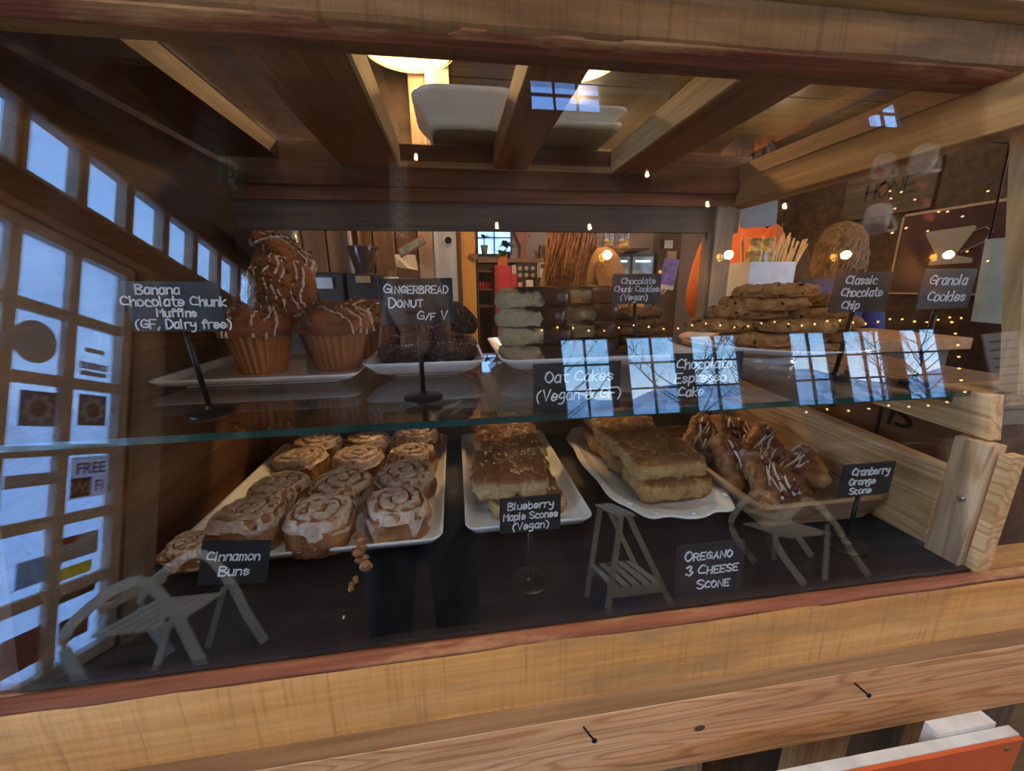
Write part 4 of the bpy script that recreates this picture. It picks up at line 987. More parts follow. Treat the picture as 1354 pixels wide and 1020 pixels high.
bn = variants(make_bun, (1, .050, .054), (2, .047, .050), (3, .049, .052), (4, .048, .056))
G = 'iced cinnamon buns'
UZ = BZ+.0095
spec = [(-.325, .585, 0, 'cinnamon bun behind the cinnamon bun card, left of the front row'), (-.218, .572, 3, 'middle cinnamon bun of the front row with icing down its face'), (-.108, .585, 2, 'right cinnamon bun of the front row with a piece torn off'),
        (-.318, .682, 1, 'cinnamon bun of the second row at the left'), (-.212, .672, 2, 'cinnamon bun in the middle of the second row'), (-.104, .685, 0, 'cinnamon bun of the second row at the right edge'),
        (-.318, .782, 3, 'cinnamon bun of the third row at the left'), (-.210, .775, 0, 'cinnamon bun in the middle of the third row'), (-.102, .786, 1, 'cinnamon bun of the third row at the right edge'),
        (-.318, .884, 2, 'back row cinnamon bun at the left'), (-.210, .880, 1, 'middle cinnamon bun of the back row'), (-.102, .888, 3, 'back row cinnamon bun at the right')]
for i, (x, y, v, lb) in enumerate(spec):
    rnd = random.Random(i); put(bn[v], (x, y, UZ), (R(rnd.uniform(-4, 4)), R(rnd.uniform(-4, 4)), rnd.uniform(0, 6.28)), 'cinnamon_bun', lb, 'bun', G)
t = put(make_bun(7, .030, .030), (-.392, .552, UZ+.0), (.1, 0, 1), 'cinnamon_bun', 'small cinnamon bun end at the left front corner of the tray', 'bun', G)
# torn crumbs hanging over the rim
mb = MB()
rn = random.Random(5)
for i in range(16):
    u = i/15; mb.ball((-.158+.016*u+rn.uniform(-.006, .006), .540-.040*u, BZ+.030-.022*u+rn.uniform(-.003, .004)), rn.uniform(.004, .010), 7, 5, sc=(1, .6, .8), rot=Matrix.Rotation(rn.random()*3, 3, 'X'))
mb.a = [.55+.4*math.sin(i*1.7) for i in range(len(mb.v))]; o = mb.build('bun_crumb', CINN, smooth=True); tag(o, 'torn scrap of cinnamon bun hanging over the front rim of the tray', 'crumb')
mb = MB()
for i in range(5): mb.ball((-.150+rn.uniform(-.003, .003), .484-.005*i, BZ+.004), .0042, 6, 4, sc=(1, 1, .8))
mb.a = [.6]*len(mb.v); tag(mb.build('bun_crumb', CINN, smooth=True), 'small crumb of bun lying on the black cloth before the tray', 'crumb')
tag(MB().ball((-.150, .42, BZ+.0022), .0022, 6, 4, sc=(.6, 1.4, .7)).build('icing_crumb', ICING), 'tiny white crumb on the black cloth', 'crumb')

bs = variants(make_scone, (1, 'b'), (2, 'b'))
G = 'blueberry maple scones'
for x, y, z, rx, ry, rz, v, lb in ((.105, .640, .0085, .02, 0, .10, 0, 'lower blueberry scone at the front, half behind its sign'), (.085, .645, .047, .10, -.03, -.08, 1, 'upper front blueberry scone with a pale cut face'),
      (.110, .760, .0085, 0, .03, .06, 1, 'bottom blueberry scone of the second pile'), (.098, .765, .047, .05, 0, .12, 0, 'upper blueberry scone of the second pile'), (.105, .875, .0085, 0, 0, 0, 0, 'bottom blueberry scone at the back of the platter'), (.100, .872, .047, 0, .04, .2, 1, 'upper blueberry scone at the back of the platter')):
    put(bs[v], (x, y, BZ+z), (rx, ry, rz), 'blueberry_scone', lb, 'scone', G)
os_ = variants(make_scone, (5, 'o'), (6, 'o'))
G = 'oregano cheese scones'
for x, y, z, rx, ry, rz, v, lb in ((.385, .640, .010, 0, 0, .04, 0, 'lowest front cheese scone with a pale cut edge'), (.375, .650, .050, .06, -.02, -.04, 1, 'upper front cheese scone in the scalloped platter'),
      (.378, .757, .010, 0, 0, 0, 1, 'bottom cheese scone in the middle of the platter'), (.365, .752, .050, .03, .05, .10, 0, 'middle upper cheese scone'), (.372, .862, .010, 0, 0, 0, 0, 'bottom cheese scone at the back of the platter'), (.380, .858, .050, .02, 0, .1, 1, 'upper back cheese scone under the glass shelf edge')):
    put(os_[v], (x, y, BZ+z), (rx, ry, rz), 'cheese_scone', lb, 'scone', G)
cs = variants(make_scone, (8, 'c'), (9, 'c'), (10, 'c'))
G = 'cranberry orange scones'
for x, y, z, rx, ry, rz, v, lb in ((.540, .575, .038, R(38), R(-8), R(8), 0, 'front cranberry scone with three dark berries facing the glass'), (.520, .650, .045, R(48), R(-10), R(30), 1, 'cranberry scone leaning behind the front one at the left'),
      (.640, .600, .040, R(20), R(-25), R(-65), 2, 'cranberry scone at the right behind its sign, on its long side'), (.610, .680, .055, R(52), R(10), R(-20), 0, 'cranberry scone propped upright in the middle of the tray'),
      (.590, .765, .045, R(55), R(0), R(20), 2, 'cranberry scone in the back row with its cut face up'), (.530, .760, .050, R(45), R(5), R(-10), 1, 'dark cranberry scone at the left back of the tray'), (.650, .79, .030, R(40), 0, R(30), 0, 'cranberry scone at the right back corner of the tray')):
    put(cs[v], (x, y, BZ+z-.004), (rx, ry, rz), 'cranberry_scone', lb, 'scone', G)

# ================================================================ chalk cards
SLATE = mat_plain('slate_card', (.016, .020, .024), .45, var=.35, nscale=50)
CHALK = mat_plain('chalk_ink', (.72, .78, .80), .8, var=.05)
POLE = mat_plain('black_metal', (.012, .012, .014), .3, .4)
def card(name, x, y, zc, wd, hh, lines, label, pole=None, base=None, tilt=0, rz=0, roll=0, base_r=.026, mat=None, pen=.0016, seed=1):
    """zc: centre height. pole: z of the surface its base stands on"""
    t = thing(name, (x, y, 0), label, 'sign', 'chalk signs in the case', rz=rz)
    mt = Matrix.Translation((0, 0, zc)) @ Matrix.Rotation(roll, 4, 'Y') @ Matrix.Rotation(tilt, 4, 'X')
    mb = MB(); mb.box((-wd/2, 0, -hh/2), (wd/2, .0022, hh/2)); o = mb.build('card', mat or SLATE, t, bevel=.0005); o.data.transform(mt)
    if lines:
        mb = MB(); write(mb, lines, y=-.0010, pen=pen, rnd=random.Random(seed)); o = mb.build('lettering', CHALK, t); o.data.transform(mt)
    if pole is not None:
        bx_, by_ = base or (0, .006)
        MB().tube([(bx_, by_, pole+.003), (0, .006, zc-hh*.25)], .0032, 10).build('pole', POLE, t, smooth=True)
        MB().lathe([(base_r, 0), (base_r, .003), (base_r*.9, .0048), (.006, .0058), (.004, .010), (.001, .010)], 36, (bx_, by_, pole)).build('base', POLE, t, smooth='auto')
        MB().box((-.008, .0022, zc-hh*.35), (.008, .009, zc-hh*.1)).build('clip', POLE, t)
    return t
card('chalk_sign', -.308, .496, 1.222, .096, .055, [('Banana', -.014, .0140, .0100), ('Chocolate Chunk', 0, .0010, .0104, False, .98), ('Muffins', .000, -.0108, .0088), ('(GF, Dairy free)', .005, -.0238, .0098, False, .98)],
     'chalk sign reading Banana Chocolate Chunk Muffins on a black pole', SZ+.0003, (.008, .010), tilt=.05, roll=.02)
card('chalk_sign', -.047, .520, 1.223, .091, .057, [('GINGERBREAD', 0, .0100, .0118, True, .92), ('DONUT', -.014, -.0070, .0118, True), ('G/F V', .018, -.0235, .0112, True)],
     'chalk sign reading Gingerbread Donut G/F V on a metal pole', SZ+.0003, (0, .006), seed=3)
card('chalk_sign', .141, .441, 1.1235, .108, .058, [('Oat Cakes', .002, .006, .0130), ('(Vegan & GF)', .002, -.0160, .0130, False, .95)], 'chalk card reading Oat Cakes (Vegan & GF) propped on the glass shelf', None, tilt=-.04, seed=4)
card('chalk_sign', .304, .645, 1.234, .086, .049, [('Chocolate', .002, .008, .0098), ('Chunk Cookies', 0, -.0050, .0098, False, .9), ('(Vegan)', -.004, -.0185, .0100)], 'chalk sign reading Chocolate Chunk Cookies (Vegan) above the dark cookies', SZ+.018, (.010, .006), seed=5, pen=.0013, base_r=.014)
card('chalk_sign', .317, .455, 1.126, .10, .060, [('Chocolate', -.004, .010, .0125), ('Espresso', -.008, -.008, .0125), ('Cake', -.020, -.026, .0120)], 'chalk card reading Chocolate Espresso Cake behind the mirrored windows', None, tilt=-.04, seed=6)
card('chalk_sign', .597, .520, 1.226, .096, .058, [('Classic', -.004, .0120, .0120), ('Chocolate', .001, -.0055, .0120, False, .95), ('Chip', -.014, -.0240, .0115)], 'chalk sign reading Classic Chocolate Chip before the big cookies', SZ+.0003, (-.012, .006), tilt=.02, roll=.0, seed=7)
card('chalk_sign', .675, .470, 1.230, .086, .054, [('Granola', -.001, .006, .0130), ('Cookies', .002, -.0160, .0130)], 'chalk sign reading Granola Cookies beside the light wooden post', SZ+.0003, (-.012, .004), seed=8, base_r=.018)
card('chalk_sign', .084, .440, .958, .079, .050, [('Blueberry', 0, .0085, .0098), ('Maple Scones', 0, -.0060, .0098, False, .86), ('(Vegan)', 0, -.0205, .0098)], 'chalk sign reading Blueberry Maple Scones (Vegan) on a black pole', BZ, (.001, .006), seed=9, pen=.0014)
card('chalk_sign', -.300, .492, .893, .078, .058, [('Cinnamon', -.002, .003, .0115, False, .92), ('Buns', .0, -.0170, .0120)], 'chalk card reading Cinnamon Buns leaning on the bun tray', None, tilt=-.18, roll=.20, rz=.15, seed=10)
card('chalk_sign', .577, .440, .965, .086, .051, [('Cranberry', .003, .0075, .0115, False, .85), ('Orange', -.008, -.0070, .0100), ('Scone', -.008, -.0215, .0100)], 'chalk sign reading Cranberry Orange Scone on a leaning black pole', BZ, (-.004, .006), seed=11, pen=.0015)
card('chalk_sign', .311, .395, .886, .094, .070, [('OREGANO', -.004, .013, .0135, True), ('3 CHEESE', .002, -.008, .0135, True), ('SCONE', .005, -.0290, .0130, True)], 'chalk card reading Oregano 3 Cheese Scone low against the front beam', None, tilt=-.06, seed=12)
# ================================================================ things on top of the case
BOWL = mat_plain('bowl_glaze', (.78, .78, .72), .2, var=.03, coat=.5)
TZ = 1.5425
def bowl(name, cx, cy, a, b, h, r, label, base=.55, cat='bowl'):
    t = thing(name, (cx, cy, TZ), label, cat); prof = [(base, 0), (base+.02, .001), (base+.06, .008), (.78, h*.45), (.95, h*.85), (1.0, h), (.985, h+.002), (.93, h*.87), (.75, h*.5), (base, .014), (.2, .010)]
    MB().loft([[(p[0], p[1], z) for p in rrect(a*s_, b*s_, r*s_, 8)] for s_, z in prof]).build('bowl_body', BOWL, t, smooth=True)
    MB().loft([[(p[0], p[1], z) for p in rrect(a*base*k, b*base*k, r*base, 8)] for k, z in ((.96, -.0006), (1.0, -.0006), (1.0, .004), (.96, .004), (.96, -.0006))], False, False).build('foot_rim', BOWL, t, smooth=True)
bowl('serving_bowl', .045, .968, .110, .130, .056, .055, 'large white octagonal serving bowl seen from below on the case top', .68)
bowl('serving_platter', .272, .990, .082, .165, .030, .022, 'rectangular white platter seen from below beside the bowl on top', .88, 'platter')
t = thing('glass_tumbler', (-.088, .62, TZ), 'small clear glass tumbler lying near the left top strip', 'glass', rot=(0, PI/2, .3))
MB().lathe([(.014, 0), (.018, .05), (.0168, .05), (.0125, .003)], 20).build('tumbler', mat_glass('tumbler_glass', f0=.12), t, loc=(-.019, 0, 0), smooth=True)
# pendant lamps with flat dishes above the case
LS = mat_plain('lamp_enamel', (.65, .55, .40), .4)
GLOW = mat_emit('warm_bulb', (1, .62, .25), 28)
for x, y, lb in ((-.12, 1.66, 'enamel dish pendant lamp above the left top glass'), (.49, 1.66, 'enamel dish pendant lamp glowing above the centre joist')):
    t = thing('pendant_lamp', (x, y, 2.05), lb, 'pendant lamp', 'pendant lamps over the case')
    MB().lathe([(.16, 0), (.165, .004), (.12, .05), (.03, .075), (.02, .10), (.012, .10), (.02, .07), (.11, .045), (.155, .004)], 40, cap0=False, cap1=False).build('lamp_shade', LS, t, smooth=True)
    MB().ball((0, 0, .025), .025, 12, 8).build('bulb', GLOW, t, smooth=True)
    MB().tube([(0, 0, .10), (0, 0, .35)], .004, 6).build('cord', POLE, t)

# ================================================================ kitchen behind the case
KW = mat_wood('kitchen_planks', ((.06, .03, .015), (.13, .07, .035), (.22, .13, .07)), 'Z', .6)
KD = mat_wood('kitchen_dark', ((.03, .018, .010), (.06, .035, .02), (.10, .06, .035)), 'X', .8)
wl_ = struct(MB().box((-2, 1.98, 0), (.03, 2.04, 2.42)).build('wall_planks', KD)); pl = None
for i in range(14):
    mm = KW; x0 = -1.35+i*.1
    if pl is None: pl = MB().box((0, 1.960, 0), (.092, 1.98, 1.72)).build('plank', KW, wl_, loc=(x0, 0, 0))
    else: c = pl.copy(); COL.objects.link(c); c.location = (x0, -.006*(i % 2), 0)
PCOL = mat_wood('pillar_grey', ((.20, .19, .17), (.32, .31, .28), (.44, .42, .38)), 'Z', .7)
struct(MB().box((-.075, 1.78, 0), (.018, 1.94, 2.42)).build('pillar_1', PCOL, bevel=.003))
struct(MB().box((-.145, 1.86, 0), (-.08, 1.94, 2.42)).build('pillar_2', mat_wood('pillar_brown', ((.22, .14, .09), (.34, .23, .15), (.44, .32, .22)), 'Z', .7), bevel=.003))
o = MB().prism([(-.014+.014*math.cos(2*PI*i/20), 1.432+.014*math.sin(2*PI*i/20)) for i in range(20)], 1.776, 1.779, axis='Y').build('round_badge', STK_D); tag(o, 'small round black badge on the grey pillar', 'badge')
cnt = thing('kitchen_counter', (0, 0, 0), 'dark wooden counter behind the case on the left carrying the grinder', 'counter')
MB().box((-1.3, 1.45, 1.10), (-.08, 1.95, 1.14)).build('worktop', KD, cnt); MB().box((-1.28, 1.50, 0), (-.10, 1.93, 1.10)).build('cabinet_body', KD, cnt)
t = thing('coffee_grinder', (-.345, 1.68, 1.14), 'black coffee grinder with a smoked hopper behind the donuts', 'grinder')
BLK = mat_plain('black_plastic', (.02, .02, .022), .35, spec=.5)
MB().box((-.055, -.06, 0), (.055, .08, .155)).build('body', BLK, t, bevel=.006); MB().lathe([(.03, .155), (.035, .17), (.055, .24), (.055, .25), (.0, .25)], 24).build('hopper', mat_plain('smoked_plastic', (.05, .035, .03), .15), t, smooth='auto')
MB().lathe([(.06, .25), (.06, .256), (.01, .262)], 24).build('lid', BLK, t); MB().box((-.02, -.075, .12), (.03, -.0601, .145)).build('display', mat_plain('amber_panel', (.35, .22, .1), .4), t)
t = thing('espresso_machine', (-.45, 1.62, 1.14), 'squat dark espresso machine at the left behind the muffins', 'coffee machine')
MB().box((-.10, 0, 0), (.035, .25, .16)).build('body', BLK, t, bevel=.008); MB().box((-.09, -.012, .10), (.0, -.0002, .14)).build('group_head', mat_plain('steel', (.5, .5, .5), .3, 1), t)
for x, h, lb in ((-.56, .30, 'tall clear glass syrup bottle with a blue cap by the muffins'), (-.235, .14, 'blue patterned mug under the wall calendar'), (-.19, .10, 'small jar beside the blue mug')):
    if h > .2:
        t = thing('syrup_bottle', (x, 1.6, 1.14), lb, 'bottle'); MB().lathe([(.026, 0), (.028, .01), (.028, h*.7), (.012, h*.85), (.012, h)], 20).build('bottle_body', mat_plain('green_glass', (.20, .24, .18), .1, coat=.6), t, smooth=True); MB().lathe([(.013, h), (.013, h+.03), (.0, h+.03)], 14).build('cap', mat_plain('blue_cap', (.12, .18, .6), .4), t)
    else:
        t = thing('mug', (x, 1.62, 1.14), lb, 'mug'); MB().lathe([(.025, 0), (.027, .01), (.027, h), (.024, h), (.022, .01)], 20).build('cup_body', mat_plain('blue_mug', (.25, .32, .45), .3, var=.5, nscale=120), t, smooth=True); MB().tube([(.026, 0, h*.8), (.045, 0, h*.7), (.045, 0, h*.35), (.026, 0, h*.25)], .004, 6).build('handle', mat_plain('blue_mug', (.25, .32, .45)), t, smooth=True)
t = tag(MB().add([(-.255, 1.90, 1.385), (-.165, 1.90, 1.383), (-.155, 1.885, 1.315), (-.20, 1.87, 1.325), (-.250, 1.895, 1.330), (-.255, 1.903, 1.385), (-.165, 1.903, 1.383), (-.155, 1.888, 1.315), (-.20, 1.873, 1.325), (-.250, 1.898, 1.330)], [(0, 1, 2, 3, 4), (9, 8, 7, 6, 5), (0, 5, 6, 1), (1, 6, 7, 2), (2, 7, 8, 3), (3, 8, 9, 4), (4, 9, 5, 0)]).build('wall_calendar', mat_plain('paper', (.62, .58, .54), .8)), 'curling paper calendar pinned on the plank wall behind the donut sign', 'calendar')
mb = MB()
for i in range(6): mb.box((-.248+.016*i, 1.884, 1.335), (-.2475+.016*i, 1.8845, 1.38))
for i in range(4): mb.box((-.250, 1.884, 1.335+.012*i), (-.165, 1.8845, 1.3358+.012*i))
o = mb.build('printed_grid', STK_G, t); 
t = thing('tray_of_pastries', (-.165, 1.75, 1.405), 'red rimmed tray tilted on the plank wall above the calendar', 'tray', rot=(0, -.5, 0))
MB().box((-.06, 0, -.018), (.06, .012, .018)).build('rim', mat_plain('red_rim', (.30, .06, .05), .5), t); MB().box((-.054, -.002, -.013), (.054, .0, .013)).build('panel', mat_plain('green_glass2', (.2, .22, .15), .2, var=.5, nscale=60), t)
for x, w_, lb in ((-.405, .012, 'bright copper pipe running up the plank wall, right one'), (-.445, .016, 'pale vertical pipe on the plank wall, left one')):
    tag(MB().tube([(x, 1.93, 1.0), (x, 1.93, 2.35)], w_/2, 10).build('wall_pipe', mat_plain('copper', (.75, .42, .22), .3, .8) if x > -.42 else mat_plain('pale_pipe', (.55, .42, .33), .5), smooth=True), lb, 'pipe')
# middle
OR = mat_plain('orange_paint', (.66, .33, .075), .6, var=.05)
struct(MB().box((.045, 3.0, 0), (.165, 3.12, 2.42)).build('pillar_3', OR)); struct(MB().box((.018, 2.98, 0), (.045, 3.1, 2.42)).build('trim_3', mat_plain('red_trim', (.22, .05, .03), .6)))
t = thing('wall_bracket', (.15, 2.985, 1.45), 'small brown wooden bracket on the orange pillar', 'bracket'); MB().prism([(-.03, .02), (.03, .02), (.03, -.01), (.005, -.035), (-.005, -.01), (-.03, .005)], -.03, .0, axis='Y').build('bracket_body', LEDGE, t)
sh = thing('open_shelf', (0, 0, 0), 'dark open shelf unit beside the red cabinet', 'shelf unit')
MB().box((.175, 3.02, 0), (.185, 3.3, 1.52)).build('side_panel', KD, sh); MB().box((.284, 3.02, 0), (.292, 3.3, 1.30)).build('side_panel', KD, sh); MB().box((.18, 3.29, 0), (.292, 3.30, 1.40)).build('back_panel', KD, sh)
for z in (1.09, 1.215, 1.345): MB().box((.185, 3.03, z), (.284, 3.29, z+.012)).build('shelf_board', mat_wood('kitchen_redwood', ((.12, .05, .03), (.22, .09, .05), (.3, .14, .08)), 'X', 1), sh)
for i in range(4):
    t = thing('red_jar', (.200+.0235*i, 3.08, 1.227), '%s red jar on the dark open shelf' % ('leftmost', 'second', 'third', 'rightmost')[i], 'jar', 'red jars on the open shelf'); MB().lathe([(.010, 0), (.0115, .004), (.0115, .035), (.008, .045), (.008, .052), (0, .052)], 12).build('jar_body', mat_plain('red_jar', (.5, .03, .03), .3), t, smooth=True)
RED = mat_plain('red_paint', (.55, .025, .045), .5, var=.06)
t = thing('red_cabinet', (0, 0, 0), 'stepped crimson cabinet behind the oat cakes', 'cabinet')
MB().box((.315, 2.92, 0), (.41, 3.3, 1.385)).build('tall_body', RED, t, bevel=.002); MB().box((.41, 2.92, 0), (.455, 3.09, 1.33)).build('step_body', RED, t, bevel=.002); MB().box((.455, 2.90, 0), (.52, 3.09, 1.215)).build('low_body', RED, t, bevel=.002); MB().box((.295, 2.915, 1.05), (.32, 3.3, 1.39)).build('side_edge', mat_plain('dark_red', (.32, .015, .03), .5), t)
t = thing('plant_pot_box', (.365, 3.05, 1.386), 'square terracotta planter on top of the red cabinet', 'planter'); MB().box((-.035, -.035, 0), (.035, .035, .07)).build('pot', mat_plain('terracotta', (.52, .17, .05), .7), t, bevel=.002)
LEAF = mat_plain('leaf_green', (.14, .26, .05), .5, var=.4, nscale=25); LEAFD = mat_plain('leaf_dark', (.02, .05, .02), .5, var=.4)
def leafy(parent, n, R0, seed, m, pal=0, lw=.35):
    rnd = random.Random(seed)
    for i in range(n):
        a = rnd.random()*6.28; el = rnd.uniform(.1, 1.3); d = Vector((math.cos(a)*math.cos(el), math.sin(a)*math.cos(el), math.sin(el))); L_ = R0*rnd.uniform(.6, 1.1); s_ = d.cross(Vector((0, 0, 1))).normalized(); up = s_.cross(d)
        pts = []; 
        for k, wv in ((0, .05), (.35, 1), (.7, .8), (1, .03)):
            c = d*L_*k+Vector((0, 0, -L_*.35*k*k)); pts += [tuple(c-s_*L_*lw*.5*wv), tuple(c+up*L_*.03), tuple(c+s_*L_*lw*.5*wv)]
        MB().add(pts, [(3*k+j, 3*k+j+1, 3*k+j+4, 3*k+j+3) for k in range(3) for j in (0, 1)]).build('leaf', m, parent, smooth=True, loc=(0, 0, pal))
leafy(t, 26, .085, 3, LEAF, .075, .5)
t = thing('window_plant', (.345, 4.48, 1.59), 'small potted plant standing in the bright kitchen window', 'plant'); MB().lathe([(.03, 0), (.042, .085), (.038, .085), (.028, .01)], 16).build('pot', mat_plain('grey_pot', (.20, .24, .27), .6), t, smooth=True); leafy(t, 12, .09, 5, LEAFD, .15, .4)
MB().tube([(0, 0, .04), (0, 0, .18)], .006, 6).build('stem', LEAFD, t)
o = thing('round_plant', (.57, 4.40, 1.66), 'round leafy houseplant in front of the kitchen window', 'plant'); leafy(o, 30, .13, 9, LEAF, 0, .5)
MB().lathe([(.035, -.14), (.05, -.06), (.045, -.06), (.03, -.13)], 16).build('pot', BLK, o, smooth=True)
t = thing('curtain', (.78, 4.52, 0), 'gathered red striped curtain tied at its middle', 'curtain'); CURT = mat_plain('curtain_red', (.42, .20, .18), .8, var=.4, nscale=60); n = 24; rings = []
for z, w_ in ((2.05, .13), (1.85, .11), (1.72, .05), (1.66, .022), (1.60, .035), (1.50, .05)):
    rings.append([(-w_+2*w_*i/n, .012*math.sin(i*1.9), z) for i in range(n+1)]+[(w_-2*w_*i/n, .018+.012*math.sin((n-i)*1.9), z) for i in range(n+1)])
MB().loft(rings).build('cloth', CURT, t, smooth=True)
t = thing('back_counter', (0, 0, 0), 'brown wooden sideboard below the kitchen window', 'sideboard'); MB().box((.20, 4.2, 1.48), (1.25, 4.58, 1.52)).build('worktop', LEDGE, t); MB().box((.22, 4.25, 0), (1.23, 4.57, 1.48)).build('cabinet_body', KD, t)
t = thing('wooden_box', (1.03, 4.4, 1.52), 'brown wooden box on the sideboard left of the long haired woman', 'box'); MB().box((-.09, -.05, 0), (.10, .08, .15)).build('box_body', LEDGE, t, bevel=.004); MB().box((-.08, -.053, .02), (.09, -.0505, .13)).build('front_panel', KD, t)
t = thing('gauge_panel', (.55, 3.1, 1.25), 'dark machine with two rows of small round gauges', 'machine'); MB().box((-.07, 0, -.25), (.085, .2, .165)).build('body', BLK, t, bevel=.004)
for i in range(3):
    for k in range(2): MB().lathe([(.016, 0), (.016, .003), (0, .004)], 16).build('gauge', mat_plain('gauge_face', (.6, .55, .5), .4), t, loc=(-.042+.05*i, 0, .075+.05*k), rot=(PI/2, 0, 0))
for i, (x, z, w_, h_) in enumerate(((.44, 1.331, .032, .055), (.485, 1.216, .03, .05), (.535, 1.216, .05, .065))):
    t = thing('paper_bag', (x, 2.86 if i == 2 else 2.97, z), ('white cup on the step of the red cabinet', 'small white box on the low red step', 'open white paper bag before the gauges')[i], 'bag' if i == 2 else 'cup'); MB().prism(rrect(w_/2, .02, .004, 3), 0, h_).build('bag_body', mat_plain('white_paper', (.7, .64, .58), .8), t); 
    MB().prism(rrect(w_/2*.8, .017, .004, 3), h_, h_+.004).build('lid', mat_plain('white_paper', (.7, .64, .58)), t)
    if i == 2: t.location.z = 1.216; MB().box((-.03, -.025, -.02), (.03, .025, -.0003)).build('stand', KD, t)
t = thing('cash_box', (.65, 2.8, 1.30), 'white card dispenser near the long haired woman', 'box'); MB().box((-.05, 0, 0), (.06, .1, .10)).build('box_body', mat_plain('white_paper', (.7, .64, .58)), t, bevel=.003); MB().box((-.045, -.002, .06), (.055, -.0001, .09)).build('label_strip', STK_G, t); MB().box((-.02, .02, -1.3), (.03, .08, 0)).build('stand', KD, t)
# right part of the kitchen: jars on a shelf over a glazed fridge
t = thing('display_fridge', (0, 0, 0), 'black arched display fridge with lit glass doors', 'fridge')
arch = [(.98, .4)]+[(1.43, .4)]+[(1.43-.09*(1-math.cos(PI/2*k/6)), 1.35+.10*math.sin(PI/2*k/6)) for k in range(7)]+[(.98, 1.45)]
MB().prism(arch, 2.62, 3.0, axis='Y').build('body', BLK, t)
for x0, x1 in ((1.02, 1.17), (1.19, 1.335)):
    MB().box((x0, 2.612, 1.16), (x1, 2.6195, 1.425)).build('door', mat_plain('fridge_glass', (.32, .42, .44), .1, coat=.6, var=.5, nscale=14), t)
    MB().box((x0+.02, 2.609, 1.39), (x1-.02, 2.6115, 1.40)).build('shelf_light', mat_emit('cool_tube', (.75, .95, 1), 3.0), t)
MB().tube([(.965, 2.58, 1.20), (.965, 2.58, 1.405)], .009, 10).build('tube_light', mat_emit('cool_tube', (.75, .95, 1), 3.0), t)
MB().prism([(1.07+.025*math.cos(2*PI*i/24), 1.405+.025*math.sin(2*PI*i/24)) for i in range(24)], 2.60, 2.606, axis='Y').build('round_sticker', mat_plain('pale_sticker', (.75, .68, .62), .6), t)
t = thing('jar_shelf', (0, 0, 0), 'dark shelf over the fridge carrying the glass jars', 'shelf'); MB().box((.92, 2.45, 1.452), (1.22, 2.75, 1.464)).build('shelf_board', KD, t)
for i, (x, r) in enumerate(((.985, .042), (1.085, .042))):
    t = thing('pastry_jar', (x, 2.52, 1.4645), ('left', 'right')[i]+' glass jar of small round buns on the shelf over the fridge', 'jar', 'jars of buns'); MB().lathe([(r*.9, 0), (r, .006), (r, .10), (r*.9, .115)], 24, cap1=False).build('jar_body', mat_glass('jar_glass', f0=.08), t, smooth=True)
    MB().lathe([(r*.92, .116), (r*.92, .124), (.008, .132), (.008, .142), (0, .143)], 20).build('lid', mat_plain('steel', (.5, .5, .5), .3, 1), t, smooth=True)
    for k in range(5): MB().ball((0, 0, 0), .018, 10, 7, sc=(1, 1, .8)).build('bun', CRUST, t, loc=(.018*math.cos(k*2.4), .018*math.sin(k*2.4), .016+.016*(k//3)+.004*k), smooth=True)
for i, (x, z, lb) in enumerate(((1.42, 1.50, 'topmost small notice card at the right of the kitchen'), (1.45, 1.43, 'middle framed notice card at the right of the kitchen'), (1.45, 1.355, 'lowest framed notice card at the right of the kitchen'))):
    t = thing('notice_card', (x, 2.58, z), lb, 'notice', 'notice cards by the fridge'); MB().box((-.035, 0, -.03), (.035, .012, .03)).build('frame', LEDGE if i else BLK, t); MB().box((-.029, -.0012, -.024), (.029, -.0001, .024)).build('paper', STK_W if not i else mat_plain('old_paper', (.35, .25, .18), .8, var=.4, nscale=150), t)
struct(MB().box((1.36, 2.60, 0), (1.52, 2.68, 2.42)).build('pillar_4', KD))

# ================================================================ beside the case on the right
t = thing('side_counter', (0, 0, 0), 'brown wooden counter beside the open right bay', 'counter'); MB().box((.78, .98, 1.04), (1.55, 1.28, 1.075)).build('worktop', CASEW, t, bevel=.003); MB().box((.78, 1.0, 0), (1.5, 1.3, 1.04)).build('cabinet_body', KD, t)
t = thing('straw_tub', (.90, 1.10, 1.0755), 'square white tub of golden bread sticks behind the cookies', 'tub')
TUB = mat_plain('white_tub', (.66, .66, .68), .25, .1, coat=.4)
for b_ in (((-.072, -.05, 0), (.072, -.047, .225)), ((-.072, .047, 0), (.072, .05, .225)), ((-.072, -.047, 0), (-.069, .047, .225)), ((.069, -.047, 0), (.072, .047, .225)), ((-.069, -.047, 0), (.069, .047, .003))): MB().box(*b_).build('tub_side', TUB, t)
STRAW = mat_plain('bread_stick', (.62, .40, .17), .45, var=.25, nscale=40, coat=.3); rn = random.Random(4); st0 = None
for i in range(34):
    dx = rn.uniform(-.05, .06); h_ = rn.uniform(.27, .315); lean = .35+rn.uniform(-.15, .25) if i > 8 else rn.uniform(-.3, .1)
    if st0 is None: st0 = MB().tube([(0, 0, 0), (.001, 0, .10), (0, 0, .26)], [.0032, .0036, .0028], 6).build('bread_stick', STRAW, smooth=True); o = st0
    else: o = st0.copy(); COL.objects.link(o)
    o.location = (.90+dx*.6, 1.10+rn.uniform(-.03, .03), 1.085+.04*rn.random()); o.rotation_euler = (rn.uniform(-.1, .1), lean*.75, 0); tag(o, 'thin golden bread stick standing in the white tub', 'bread stick', 'bread sticks in the white tub')
CEL = mat_plain('cellophane', (.62, .45, .18), .12, var=.6, nscale=70, coat=.8)
